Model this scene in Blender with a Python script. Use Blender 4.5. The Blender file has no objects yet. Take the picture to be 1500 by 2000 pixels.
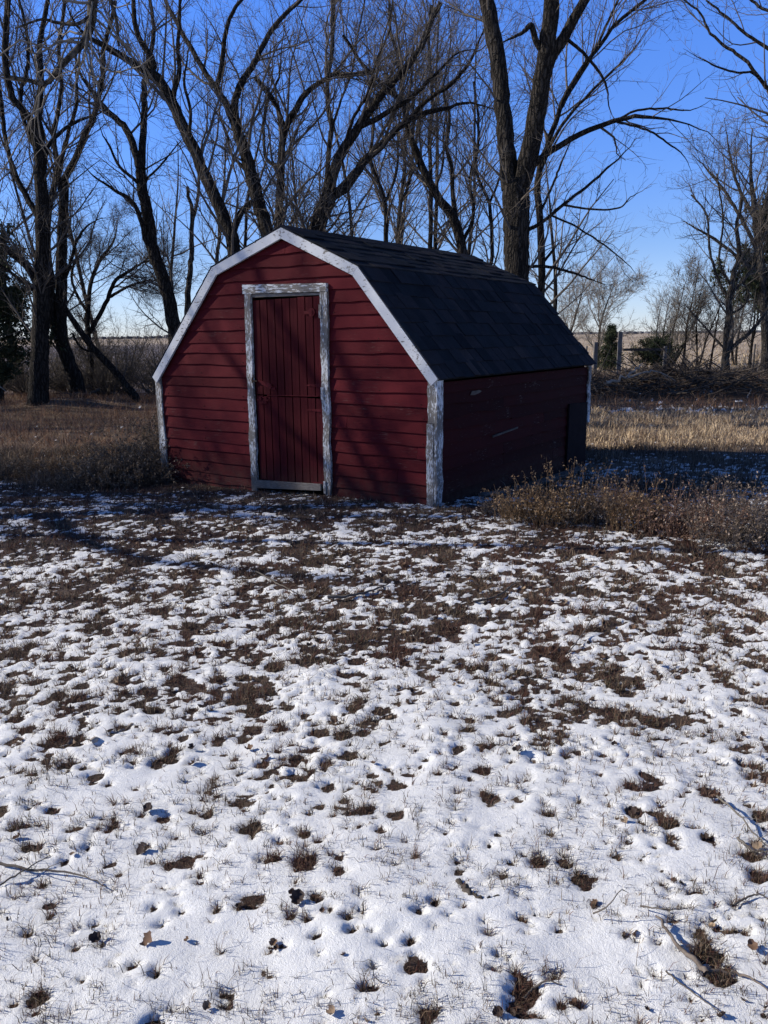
import bpy, math, random
import numpy as np
from mathutils import Matrix, Vector
R = math.radians
rng = np.random.default_rng(7)
random.seed(7)
sc = bpy.context.scene
col = sc.collection
# ------------------------------------------------------------------ camera
F = 1550.0
PITCH = math.atan(345.0 / F)
ROLL = R(0.5666)
CAM_H = 1.6
cam = bpy.data.cameras.new('camera')
cam.sensor_fit = 'VERTICAL'; cam.sensor_height = 24.0; cam.lens = 24.0 * F / 2000.0
cam.clip_start = 0.05; cam.clip_end = 6000
camo = bpy.data.objects.new('camera', cam); col.objects.link(camo)
camo.matrix_world = Matrix.Translation((0, 0, CAM_H)) @ Matrix.Rotation(R(90) - PITCH, 4, 'X') @ Matrix.Rotation(-ROLL, 4, 'Z')
sc.camera = camo
# ------------------------------------------------------------------ light
SUN_EL, LIGHT_AZ = 30.0, -3.0      # degrees; light travels towards +x, turned a little to +y
lx, ly = math.cos(R(LIGHT_AZ)), math.sin(R(LIGHT_AZ))
w = bpy.data.worlds.new('World'); sc.world = w; w.use_nodes = True
nt = w.node_tree; nt.nodes.clear()
sky = nt.nodes.new('ShaderNodeTexSky'); sky.sky_type = 'NISHITA'; sky.sun_disc = False
sky.sun_elevation = R(SUN_EL); sky.sun_rotation = math.atan2(-lx, -ly)
sky.altitude = 400; sky.air_density = 0.7; sky.dust_density = 0.0; sky.ozone_density = 2.0
bg = nt.nodes.new('ShaderNodeBackground'); bg.inputs['Strength'].default_value = 0.12
wo = nt.nodes.new('ShaderNodeOutputWorld')
# deep clear winter blue: the grade follows elevation only, from the horizon to the zenith
tc_ = nt.nodes.new('ShaderNodeTexCoord'); sx_ = nt.nodes.new('ShaderNodeSeparateXYZ'); nt.links.new(tc_.outputs['Generated'], sx_.inputs[0])
rp_ = nt.nodes.new('ShaderNodeValToRGB'); el_ = rp_.color_ramp.elements
stops_ = [(0.0, (.353, .353, .447)), (.05, (.408, .408, .493)), (.10, (.361, .412, .536)), (.20, (.34, .48, .748)), (.35, (.345, .57, 1.0)), (.52, (.235, .325, .48)), (1.0, (.165, .215, .31))]
while len(el_) < len(stops_): el_.new(.5)
for e_, (p_, c_) in zip(el_, stops_): e_.position = p_; e_.color = (*c_, 1)
nt.links.new(sx_.outputs[2], rp_.inputs[0])
ml_ = nt.nodes.new('ShaderNodeVectorMath'); ml_.operation = 'MULTIPLY'; sc2_ = nt.nodes.new('ShaderNodeVectorMath'); sc2_.operation = 'SCALE'; sc2_.inputs['Scale'].default_value = 1.95
nt.links.new(sky.outputs[0], ml_.inputs[0]); nt.links.new(rp_.outputs[0], ml_.inputs[1]); nt.links.new(ml_.outputs[0], sc2_.inputs[0])
nt.links.new(sc2_.outputs[0], bg.inputs[0]); nt.links.new(bg.outputs[0], wo.inputs[0])
sl = bpy.data.lights.new('sun', 'SUN'); sl.energy = 5.0; sl.angle = R(0.53); sl.color = (1.0, 0.935, 0.82)
so = bpy.data.objects.new('sun', sl); col.objects.link(so)
ld = Vector((lx * math.cos(R(SUN_EL)), ly * math.cos(R(SUN_EL)), -math.sin(R(SUN_EL))))
so.rotation_euler = ld.to_track_quat('-Z', 'Y').to_euler(); so.location = (-20, -3, 20)
sc.view_settings.view_transform = 'Standard'; sc.view_settings.look = 'None'
sc.view_settings.gamma = 1.0; sc.view_settings.exposure = 0.33
sc.cycles.max_bounces = 4; sc.cycles.diffuse_bounces = 2; sc.cycles.glossy_bounces = 2

# ------------------------------------------------------------------ helpers
def to_world(px, py, Y):
    """the point at depth Y (metres along the ground) that a photograph pixel looks at"""
    X, U = px - 750.0, -(py - 1000.0)
    c, s = math.cos(ROLL), math.sin(ROLL)
    x, u = X * c + U * s, -X * s + U * c
    cp, sp = math.cos(PITCH), math.sin(PITCH)
    d = np.array([x, F * cp + u * sp, -F * sp + u * cp])
    return np.array([0, 0, CAM_H]) + d * (Y / d[1])

def tag(o, label=None, cat=None, group=None, kind=None):
    if label: o['label'] = label
    if cat: o['category'] = cat
    if group: o['group'] = group
    if kind: o['kind'] = kind
    return o

def empty(name, loc=(0, 0, 0), rz=0.0):
    o = bpy.data.objects.new(name, None); col.objects.link(o)
    o.empty_display_size = 0.1
    o.location = [float(v) for v in loc]; o.rotation_euler = (0, 0, rz)
    return o

def mesh_np(name, V, Fs, mat=None, parent=None, colors=None, smooth=False, attrs=None):
    """V (n,3); Fs a list of index arrays (m,3) or (m,4)"""
    me = bpy.data.meshes.new(name)
    V = np.ascontiguousarray(V, dtype=np.float32)
    Fs = [np.asarray(f, dtype=np.int32) for f in Fs if len(f)]
    me.vertices.add(len(V)); me.vertices.foreach_set('co', V.ravel())
    nl = sum(f.size for f in Fs); npoly = sum(len(f) for f in Fs)
    me.loops.add(nl); me.polygons.add(npoly)
    me.loops.foreach_set('vertex_index', np.concatenate([f.ravel() for f in Fs]))
    tot = np.concatenate([np.full(len(f), f.shape[1], np.int32) for f in Fs])
    st = np.concatenate([[0], np.cumsum(tot)[:-1]]).astype(np.int32)
    me.polygons.foreach_set('loop_start', st)
    me.polygons.foreach_set('loop_total', tot)
    if smooth: me.polygons.foreach_set('use_smooth', np.ones(npoly, dtype=bool))
    if colors is not None:
        c = np.ones((len(V), 4), np.float32); c[:, :3] = colors
        a = me.color_attributes.new('tint', 'FLOAT_COLOR', 'POINT'); a.data.foreach_set('color', c.ravel())
    for k, v in (attrs or {}).items():
        a = me.attributes.new(k, 'FLOAT', 'POINT'); a.data.foreach_set('value', np.asarray(v, np.float32))
    me.update(); me.validate(clean_customdata=False)
    if mat: me.materials.append(mat)
    o = bpy.data.objects.new(name, me); col.objects.link(o)
    if parent: o.parent = parent
    return o

class MB:
    def __init__(s): s.v = []; s.f = []
    def prism(s, poly, a, b, axis):
        """poly of 2D points, extruded from a to b along axis 'x','y' or 'z'"""
        n = len(poly); k = len(s.v)
        def P(p, t):
            if axis == 'y': return (p[0], t, p[1])
            if axis == 'x': return (t, p[0], p[1])
            return (p[0], p[1], t)
        s.v += [P(p, a) for p in poly] + [P(p, b) for p in poly]
        s.f += [tuple(range(k, k + n)), tuple(range(k + 2 * n - 1, k + n - 1, -1))]
        for i in range(n):
            j = (i + 1) % n
            s.f.append((k + i, k + n + i, k + n + j, k + j))
        return s
    def box(s, x0, x1, y0, y1, z0, z1):
        return s.prism([(x0, y0), (x1, y0), (x1, y1), (x0, y1)], z0, z1, 'z')
    def build(s, name, mat, parent=None, bevel=0, smooth=False):
        me = bpy.data.meshes.new(name); me.from_pydata([tuple(map(float, v)) for v in s.v], [], s.f)
        import bmesh
        bm = bmesh.new(); bm.from_mesh(me); bmesh.ops.recalc_face_normals(bm, faces=bm.faces)
        bm.to_mesh(me); bm.free(); me.update()
        me.materials.append(mat)
        o = bpy.data.objects.new(name, me); col.objects.link(o)
        if parent: o.parent = parent
        if bevel:
            m = o.modifiers.new('bevel', 'BEVEL'); m.width = bevel; m.segments = 1
        return o

_perm = np.random.default_rng(3).permutation(4096)
_ang = np.random.default_rng(4).uniform(0, 2 * math.pi, 4096)
def pnoise(x, y, seed=0):
    x = np.asarray(x, float) + seed * 37.13; y = np.asarray(y, float) + seed * 91.7
    xi = np.floor(x).astype(np.int64); yi = np.floor(y).astype(np.int64)
    xf, yf = x - xi, y - yi
    def g(i, j, dx, dy):
        h = _ang[_perm[(_perm[i & 4095] + j) & 4095]]
        return np.cos(h) * dx + np.sin(h) * dy
    u = xf ** 3 * (xf * (xf * 6 - 15) + 10); v = yf ** 3 * (yf * (yf * 6 - 15) + 10)
    a = g(xi, yi, xf, yf); b = g(xi + 1, yi, xf - 1, yf); c = g(xi, yi + 1, xf, yf - 1); d = g(xi + 1, yi + 1, xf - 1, yf - 1)
    return ((a * (1 - u) + b * u) * (1 - v) + (c * (1 - u) + d * u) * v) * 1.6
def sstep(a, b, x):
    t = np.clip((x - a) / (b - a), 0, 1); return t * t * (3 - 2 * t)

# ------------------------------------------------------------------ materials
def new_mat(name):
    m = bpy.data.materials.new(name); m.use_nodes = True
    t = m.node_tree; t.nodes.clear()
    o = t.nodes.new('ShaderNodeOutputMaterial'); b = t.nodes.new('ShaderNodeBsdfPrincipled')
    t.links.new(b.outputs[0], o.inputs[0])
    b.inputs['Specular IOR Level'].default_value = 0.25
    return m, t, b
def N(t, ty, **kw):
    n = t.nodes.new(ty)
    for k, v in kw.items():
        if k in n.inputs: n.inputs[k].default_value = v
        else: setattr(n, k, v)
    return n
def ramp(t, fac, stops):
    n = t.nodes.new('ShaderNodeValToRGB'); e = n.color_ramp.elements
    while len(e) < len(stops): e.new(0.5)
    for i, (p, c) in enumerate(stops):
        e[i].position = p; e[i].color = (*c, 1) if len(c) == 3 else c
    t.links.new(fac, n.inputs[0]); return n.outputs[0]
def mixc(t, fac, a, b, mode='MIX'):
    n = t.nodes.new('ShaderNodeMix'); n.data_type = 'RGBA'; n.blend_type = mode
    for sock, v in ((n.inputs[0], fac), (n.inputs[6], a), (n.inputs[7], b)):
        if isinstance(v, (int, float)): sock.default_value = v
        elif isinstance(v, tuple): sock.default_value = (*v, 1)
        else: t.links.new(v, sock)
    return n.outputs[2]
def coords(t, scale, kind='Object', rnd=False):
    c = t.nodes.new('ShaderNodeTexCoord'); m = t.nodes.new('ShaderNodeMapping'); m.inputs['Scale'].default_value = scale
    t.links.new(c.outputs[kind], m.inputs[0])
    if rnd:
        oi = t.nodes.new('ShaderNodeObjectInfo'); mm = N(t, 'ShaderNodeMath', operation='MULTIPLY'); mm.inputs[1].default_value = 57.0
        cb = t.nodes.new('ShaderNodeCombineXYZ')
        t.links.new(oi.outputs['Random'], mm.inputs[0])
        for i in range(3): t.links.new(mm.outputs[0], cb.inputs[i])
        t.links.new(cb.outputs[0], m.inputs['Location'])
    return m.outputs[0]
def noise(t, vec, scale, detail=4, rough=0.6):
    n = N(t, 'ShaderNodeTexNoise', Scale=scale, Detail=detail, Roughness=rough); t.links.new(vec, n.inputs['Vector']); return n.outputs['Fac']
def bump(t, b, h, strength, dist):
    n = N(t, 'ShaderNodeBump', Strength=strength, Distance=dist); t.links.new(h, n.inputs['Height']); t.links.new(n.outputs[0], b.inputs['Normal'])
def rand_shift(t, c, lo, hi):
    oi = t.nodes.new('ShaderNodeObjectInfo')
    r = ramp(t, oi.outputs['Random'], [(0, (lo,) * 3), (1, (hi,) * 3)])
    return mixc(t, 1.0, c, r, 'MULTIPLY')

def wood_paint(name, paint, paint2, wood, grain, lo, hi, rnd=(0.75, 1.15), wear=0.5):
    """old paint over grey wood; grain = mapping scale, small along the grain"""
    m, t, b = new_mat(name)
    v = coords(t, grain, rnd=True)
    n1 = noise(t, v, 6.0, 6, 0.65)
    v2 = coords(t, (1, 1, 1), rnd=True)
    n2 = noise(t, v2, 3.0, 4, 0.6)
    s = N(t, 'ShaderNodeMath', operation='ADD'); t.links.new(n1, s.inputs[0])
    m2 = N(t, 'ShaderNodeMath', operation='MULTIPLY'); m2.inputs[1].default_value = wear; t.links.new(n2, m2.inputs[0])
    t.links.new(m2.outputs[0], s.inputs[1])
    mask = ramp(t, s.outputs[0], [(lo, (0, 0, 0)), (hi, (1, 1, 1))])
    pc = mixc(t, n2, paint, paint2)
    pc = rand_shift(t, pc, *rnd)
    n3 = noise(t, v, 22.0, 4, 0.7)
    wc = ramp(t, n3, [(0.3, tuple(x * 0.6 for x in wood)), (0.7, wood)])
    # mud splashed and soaked into the lowest boards (object z = height above the yard)
    zc = t.nodes.new('ShaderNodeTexCoord'); zs = t.nodes.new('ShaderNodeSeparateXYZ'); t.links.new(zc.outputs['Object'], zs.inputs[0])
    mz = N(t, 'ShaderNodeMapRange'); mz.inputs['From Min'].default_value = .30; mz.inputs['From Max'].default_value = -.14; t.links.new(zs.outputs[2], mz.inputs['Value'])
    mn = N(t, 'ShaderNodeMath', operation='MULTIPLY'); t.links.new(mz.outputs[0], mn.inputs[0]); t.links.new(ramp(t, noise(t, coords(t, (1, 1, 1)), 14.0, 5, .7), [(.35, (.1,) * 3), (.7, (1.,) * 3)]), mn.inputs[1])
    t.links.new(mixc(t, mn.outputs[0], mixc(t, mask, pc, wc), (.05, .036, .028)), b.inputs['Base Color'])
    b.inputs['Roughness'].default_value = 0.8; b.inputs['Specular IOR Level'].default_value = 0.08
    hh = mixc(t, mask, (0.6, 0.6, 0.6), n3)
    bump(t, b, hh, 0.5, 0.004)
    return m
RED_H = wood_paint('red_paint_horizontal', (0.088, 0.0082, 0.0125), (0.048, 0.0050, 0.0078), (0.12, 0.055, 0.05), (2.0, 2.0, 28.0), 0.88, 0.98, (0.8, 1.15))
RED_SHADED = wood_paint('red_paint_shaded_side', (0.040, 0.0040, 0.0055), (0.020, 0.0025, 0.0035), (0.13, 0.10, 0.09), (2.0, 2.0, 28.0), 0.90, 0.98, (0.6, 1.15))  # same red paint, with the side wall's shade darkened into the colour
RED_V = wood_paint('red_paint_vertical', (0.062, 0.006, 0.0092), (0.038, 0.004, 0.0064), (0.13, 0.055, 0.05), (26.0, 26.0, 1.6), 0.95, 1.06, (0.85, 1.12))
RED_DARK = wood_paint('red_backing', (0.03, 0.004, 0.006), (0.02, 0.003, 0.004), (0.05, 0.03, 0.03), (20.0, 20.0, 2.0), 0.95, 1.06)
WHITE_V = wood_paint('peeling_white_vertical', (0.60, 0.61, 0.62), (0.46, 0.48, 0.50), (0.20, 0.18, 0.16), (13.0, 13.0, 3.6), 0.70, 0.77, (0.8, 1.05), 0.55)
WHITE_H = wood_paint('peeling_white_horizontal', (0.62, 0.63, 0.63), (0.50, 0.51, 0.52), (0.20, 0.18, 0.16), (2.2, 8.0, 12.0), 0.73, 0.79, (0.9, 1.05), 0.55)
WHITE_R = wood_paint('white_rake_paint', (0.56, 0.57, 0.59), (0.44, 0.45, 0.47), (0.17, 0.15, 0.13), (4.0, 4.0, 9.0), 0.90, 0.97, (0.92, 1.05), 0.6)
GREYWOOD = wood_paint('bare_grey_wood', (0.26, 0.24, 0.22), (0.18, 0.16, 0.145), (0.10, 0.085, 0.075), (3.0, 20.0, 20.0), 0.6, 1.0, (0.8, 1.1))
def simple_mat(name, c1, c2, scale=8.0, rough=0.85, mapping=(1, 1, 1), bs=0.4, bd=0.01, rnd=None):
    m, t, b = new_mat(name)
    v = coords(t, mapping, rnd=True); n = noise(t, v, scale, 6, 0.65)
    c = ramp(t, n, [(0.3, c1), (0.7, c2)])
    if rnd: c = rand_shift(t, c, *rnd)
    t.links.new(c, b.inputs['Base Color']); b.inputs['Roughness'].default_value = rough; b.inputs['Specular IOR Level'].default_value = 0.08
    bump(t, b, n, bs, bd); return m
HARDWARE = simple_mat('painted_iron', (0.05, 0.005, 0.007), (0.10, 0.010, 0.014), 30, 0.6)
DARKPANEL = simple_mat('dark_panel', (0.006, 0.004, 0.006), (0.013, 0.008, 0.011), 6)
BRUSHW = simple_mat('weathered_bare_wood', (0.05, 0.042, 0.036), (0.13, 0.11, 0.095), 12)
TAR = simple_mat('roof_underlay', (0.012, 0.012, 0.014), (0.02, 0.02, 0.023), 12)
# shingles
def shingle_mat():
    m, t, b = new_mat('asphalt_shingle')
    v = coords(t, (1, 1, 1), rnd=True)
    n = noise(t, v, 260.0, 3, 0.7); n2 = noise(t, v, 5.0, 4, 0.6)
    oi = t.nodes.new('ShaderNodeObjectInfo')
    c = ramp(t, oi.outputs['Random'], [(0, (0.010, 0.012, 0.016)), (0.35, (0.015, 0.018, 0.023)), (0.7, (0.019, 0.020, 0.025)), (0.95, (0.023, 0.022, 0.026)), (1.0, (0.034, 0.030, 0.032))])
    c = mixc(t, 0.75, c, ramp(t, n, [(0.3, (0.45,) * 3), (0.7, (1.6,) * 3)]), 'MULTIPLY')
    c = mixc(t, 0.6, c, ramp(t, n2, [(0.3, (0.6,) * 3), (0.7, (1.4,) * 3)]), 'MULTIPLY')
    t.links.new(c, b.inputs['Base Color']); b.inputs['Roughness'].default_value = 0.9
    b.inputs['Specular IOR Level'].default_value = 0.04
    bump(t, b, n, 0.5, 0.003); return m
SHINGLE = shingle_mat()
def bark(name, c1, c2, z=1.0):
    m, t, b = new_mat(name)
    v = coords(t, (1, 1, 0.16 * z)); n = noise(t, v, 26.0, 8, 0.72)
    vo = N(t, 'ShaderNodeTexVoronoi', Scale=17.0, feature='DISTANCE_TO_EDGE')
    nn = noise(t, coords(t, (1, 1, 1)), 6.0, 3); vm = N(t, 'ShaderNodeVectorMath', operation='ADD'); sc_ = N(t, 'ShaderNodeVectorMath', operation='SCALE'); sc_.inputs['Scale'].default_value = 0.12
    t.links.new(nn, sc_.inputs[0]); t.links.new(v, vm.inputs[0]); t.links.new(sc_.outputs[0], vm.inputs[1]); t.links.new(vm.outputs[0], vo.inputs['Vector'])
    h = mixc(t, 0.5, n, ramp(t, vo.outputs['Distance'], [(0, (0, 0, 0)), (0.28, (1, 1, 1))]))
    big = noise(t, coords(t, (1, 1, 1)), 2.2, 3)
    c = ramp(t, h, [(0.25, c1), (0.75, c2)])
    c = mixc(t, 0.5, c, ramp(t, big, [(0.35, (0.7,) * 3), (0.65, (1.3, 1.28, 1.2))]), 'MULTIPLY')
    t.links.new(c, b.inputs['Base Color']); b.inputs['Roughness'].default_value = 0.95; b.inputs['Specular IOR Level'].default_value = 0.1
    bump(t, b, h, 1.0, 0.05); return m
BARK = bark('furrowed_bark', (0.009, 0.0078, 0.007), (0.048, 0.041, 0.035))
BARK2 = bark('grey_bark', (0.022, 0.019, 0.017), (0.105, 0.093, 0.08))
TWIG = simple_mat('twig_bark', (0.060, 0.050, 0.043), (0.145, 0.125, 0.105), 5, 0.8)
TWIG_PALE = simple_mat('pale_twig_bark', (0.085, 0.075, 0.064), (0.18, 0.16, 0.135), 5, 0.7)
DEADWOOD = simple_mat('bleached_deadwood', (0.16, 0.13, 0.105), (0.36, 0.31, 0.26), 9, 0.8, (1, 1, 1), 0.5, 0.01)
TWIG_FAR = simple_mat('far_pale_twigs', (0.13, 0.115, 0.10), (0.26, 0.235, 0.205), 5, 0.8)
BRUSH = simple_mat('brush_wood', (0.035, 0.028, 0.024), (0.11, 0.09, 0.075), 3, 0.9)
def tint_mat(name, rough=0.85, trans=0.0, spec=0.15):
    m, t, b = new_mat(name)
    a = N(t, 'ShaderNodeVertexColor', layer_name='tint')
    n = noise(t, coords(t, (1, 1, 1)), 3.0, 3)
    c = mixc(t, 0.5, a.outputs[0], ramp(t, n, [(0.3, (0.7,) * 3), (0.7, (1.3,) * 3)]), 'MULTIPLY')
    t.links.new(c, b.inputs['Base Color']); b.inputs['Roughness'].default_value = rough; b.inputs['Specular IOR Level'].default_value = spec
    if trans:
        tr = N(t, 'ShaderNodeBsdfTranslucent'); mx = N(t, 'ShaderNodeMixShader'); mx.inputs[0].default_value = trans
        t.links.new(c, tr.inputs[0]); t.links.new(b.outputs[0], mx.inputs[1]); t.links.new(tr.outputs[0], mx.inputs[2])
        t.links.new(mx.outputs[0], t.nodes['Material Output'].inputs[0])
    return m
GRASS = tint_mat('dead_grass', 0.8, 0.2)
LEAF = tint_mat('dead_leaf', 0.7, 0.15)
NEEDLE = tint_mat('evergreen_needles', 0.8, 0.1)
def ground_mat():
    m, t, b = new_mat('snowy_ground')
    a = N(t, 'ShaderNodeAttribute', attribute_name='snow'); tc = N(t, 'ShaderNodeVertexColor', layer_name='tint')
    v = coords(t, (1, 1, 1))
    n1 = noise(t, v, 26.0, 5, 0.7); n2 = noise(t, v, 90.0, 4, 0.7); n3 = noise(t, v, 420.0, 2, 0.7)
    s1 = N(t, 'ShaderNodeMath', operation='SUBTRACT'); s1.inputs[1].default_value = 0.5; t.links.new(n1, s1.inputs[0])
    mm = N(t, 'ShaderNodeMath', operation='MULTIPLY_ADD'); mm.inputs[1].default_value = 1.1; t.links.new(s1.outputs[0], mm.inputs[0]); t.links.new(a.outputs['Fac'], mm.inputs[2])
    mask = ramp(t, mm.outputs[0], [(0.42, (0, 0, 0)), (0.56, (1, 1, 1))])
    dirt = mixc(t, 1.0, tc.outputs[0], ramp(t, n2, [(0.3, (0.45, 0.43, 0.42)), (0.5, (1.0, 1.0, 1.0)), (0.72, (1.9, 1.8, 1.65))]), 'MULTIPLY')
    n4 = noise(t, v, 3.0, 4, 0.6)
    snow = ramp(t, n4, [(0.3, (0.79, 0.79, 0.785)), (0.7, (0.86, 0.855, 0.845))])
    snow = mixc(t, 0.35, snow, ramp(t, n3, [(0.35, (0.82, 0.825, 0.83)), (0.6, (1, 1, 1))]), 'MULTIPLY')
    t.links.new(mixc(t, mask, dirt, snow), b.inputs['Base Color'])
    b.inputs['Roughness'].default_value = 0.65; b.inputs['Specular IOR Level'].default_value = 0.2
    hh = mixc(t, 0.45, n2, n3)
    bump(t, b, hh, 0.8, 0.012)
    return m
GROUND = ground_mat()

# ------------------------------------------------------------------ shed frame (local: x to the right along the front, y to the back)
YAW = R(34.3816)
SO = np.array([0.47973, 7.29582])
LX = np.array([math.cos(YAW), -math.sin(YAW)]); LY = np.array([math.sin(YAW), math.cos(YAW)])
def shed_local(x, y):
    dx, dy = x - SO[0], y - SO[1]
    return dx * LX[0] + dy * LX[1], dx * LY[0] + dy * LY[1]
SL = 3.95

# ------------------------------------------------------------------ ground
GY = np.array([-80, 0, 5, 7.3, 9.5, 14, 26, 60, 200, 6000.]); GZ = np.array([0, 0, .03, .035, -.13, -.15, -.15, -.05, 0, 0.])
def base_z(x, y):
    z = np.interp(y, GY, GZ)
    z = z + 0.05 * pnoise(x / 3.1, y / 3.1, 1) * sstep(1, 6, np.abs(y - 7) + 1) * (y < 60) + 0.018 * pnoise(x / 0.9, y / 0.9, 2) * (y < 25)
    # mounds: brush pile and a low one left of the leaning tree
    z = z + 0.46 * np.exp(-(((x - 8.4) / 3.0) ** 2 + ((y - 23.0) / 1.9) ** 2))
    z = z + 0.25 * np.exp(-(((x + 8.3) / 1.6) ** 2 + ((y - 20.5) / .9) ** 2))
    return z
def snow_cover(x, y):
    """share of the ground under snow"""
    u, v = shed_local(x, y)
    s = np.interp(y, [0, 2.2, 3.0, 3.8, 5.0, 6.2, 7.4, 9.0], [.92, .87, .74, .58, .45, .38, .30, .16])
    edge = np.clip(np.minimum(-v, 2.0), 0, 2)          # in front of the shed wall: mostly bare
    inx = (u > -4.4) & (u < 0.7)
    s = np.where(inx & (v < 0.4), s * (0.95 + 0.05 * sstep(0.1, 1.0, edge)), s)
    far = sstep(8.0, 9.5, y)
    left = 0.10 + 0.35 * np.exp(-(((x + 5.6) / 1.7) ** 2 + ((y - 9.0) / .6) ** 2)) + 0.15 * np.exp(-((y - 12.2) / .5) ** 2)
    right = 0.14 + 0.30 * np.exp(-((y - 9.6) / 1.3) ** 2) + 0.28 * np.exp(-((y - 18.3) / .8) ** 2)
    fz = np.where(x < -0.5, left, right)
    fz = np.where(y > 30, 0.05, fz)
    return s * (1 - far) + fz * far
def hash2(i, j, k):
    return _perm[(_perm[(_perm[(i + 7 * k) & 4095] + j) & 4095] + 131 * k) & 4095] / 4096.0
def tuft_field(x, y, cell, rmin, rmax, pf, k0):
    """signed distance in metres, positive inside the nearest tuft of a jittered lattice"""
    best = np.full(np.shape(x), -9.0)
    ci = np.floor(x / cell).astype(np.int64); cj = np.floor(y / cell).astype(np.int64)
    for di in (-1, 0, 1):
        for dj in (-1, 0, 1):
            i, j = ci + di, cj + dj
            cx = (i + .1 + .8 * hash2(i, j, k0)) * cell; cy = (j + .1 + .8 * hash2(i, j, k0 + 1)) * cell
            p = pf(cx, cy)
            r = np.where(hash2(i, j, k0 + 2) < p, rmin + (rmax - rmin) * hash2(i, j, k0 + 3) ** 1.6 * (.45 + .9 * p), -9.)
            best = np.maximum(best, r - np.hypot((x - cx), (y - cy)))
    return best
def snow_d(x, y):
    """metres into the snow (positive) or into a bare patch (negative)"""
    x = np.asarray(x, float); y = np.asarray(y, float)
    def p1(cx, cy):
        bare = 1 - snow_cover(cx, cy)
        return np.clip(bare * 1.25 + .55 * (bare + .25) * pnoise(cx / .5, cy / .5, 7) + .35 * bare * pnoise(cx / 1.7, cy / 2.1, 8) + .03, .07, 1)
    B = tuft_field(x, y, .080, .008, .050, p1, 1)
    B = np.maximum(B, tuft_field(x, y, .036, .002, .012, lambda cx, cy: .075 + .5 * (1 - snow_cover(cx, cy)), 11))
    c = snow_cover(x, y)
    n = .85 * pnoise(x / .24, y / .24, 61) + .75 * pnoise(x / .085, y / .085, 62) + .55 * pnoise(x / .036, y / .036, 63) + .45 * pnoise(x / .7, y / .7, 64)
    B = np.maximum(B, .026 * (n - np.interp(c, [0, .1, .2, .36, .5, .6, .75, .9], [-1.5, -1.1, -.30, -.02, .14, .29, .62, 1.2])))
    B = B + .013 * pnoise(x / .040, y / .040, 9) + .008 * pnoise(x / .018, y / .018, 10)
    return -B
def ground_z(x, y, fade=True):
    d = snow_d(x, y)
    th = 0.011 * sstep(-0.002, 0.012, d) + 0.004 * sstep(0.005, 0.04, d)
    th = th + 0.010 * pnoise(x / .30, y / .30, 12) * sstep(0, .03, d) + 0.0012 * pnoise(x / .06, y / .06, 13) * 1.0 + 0.0045 * pnoise(x / .14, y / .14, 15) * sstep(0, .02, d)
    th = th - 0.006 * sstep(0.0, -0.02, d) * (0.5 + pnoise(x / .06, y / .06, 14))
    return base_z(x, y) + th * (y < 40), d
def build_ground():
    ys = [-80, -40, -20, -10, -5, -2.5, -1.2, -.4, 0.1, .5]
    y = 0.8
    while y < 9.5: ys.append(y); y *= 1.0038
    while y < 14: ys.append(y); y *= 1.009
    while y < 60: ys.append(y); y *= 1.02
    while y < 5500: ys.append(y); y *= 1.12
    ys = np.array(ys + [5800.])
    tt = np.linspace(-1, 1, 460)
    ex = np.array([1.06, 1.15, 1.3, 1.6, 2.2, 3.5, 7, 16, 40])
    tt = np.concatenate([-ex[::-1], tt, ex])
    W = 1.9 + 0.55 * np.maximum(ys, 0.8)
    X = tt[None, :] * W[:, None]; Y = np.repeat(ys[:, None], len(tt), 1)
    rg = np.random.default_rng(5)
    Z, d = ground_z(X, Y)
    nr, nc = X.shape
    snow = sstep(-.007, .007, d)
    bx = Y > 34
    snow = np.where(bx, 0.12 * (pnoise(X / 9, Y / 9, 20) > .35), snow)
    # colour of what is not snow
    c = np.zeros(X.shape + (3,))
    k = sstep(-.3, .4, pnoise(X / .5, Y / .5, 21) + .4 * pnoise(X / .1, Y / .1, 22))[..., None]
    near = np.array([.046, .032, .027]) * (1 - k) + np.array([.088, .062, .048]) * k
    dry = np.array([.075, .052, .036]) * (1 - k) + np.array([.16, .115, .075]) * k
    f1 = sstep(8.5, 10.5, Y)[..., None]
    c = near * (1 - f1) + dry * f1
    kk = sstep(-.2, .3, pnoise(X / 14, Y / 5, 23) + .5 * pnoise(X / 1.2, Y / 2.5, 24))[..., None]
    field = np.array([.30, .225, .14]) * (1 - kk) + np.array([.42, .33, .22]) * kk
    kl = sstep(2, -6, X - .02 * Y)[..., None] * sstep(260, 120, Y)[..., None]     # field colour turns browner on the left
    field = field * (1 - kl) + np.array([.13, .10, .082]) * kl
    f2 = sstep(33, 36, Y)[..., None]
    c = c * (1 - f2) + field * f2
    V = np.stack([X, Y, Z], -1).reshape(-1, 3)
    i = np.arange(nr * nc).reshape(nr, nc)
    Q = np.stack([i[:-1, :-1], i[:-1, 1:], i[1:, 1:], i[1:, :-1]], -1).reshape(-1, 4)
    o = mesh_np('ground', V, [Q], GROUND, colors=c.reshape(-1, 3), smooth=True, attrs={'snow': snow.ravel()})
    tag(o, kind='structure')
build_ground()

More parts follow.
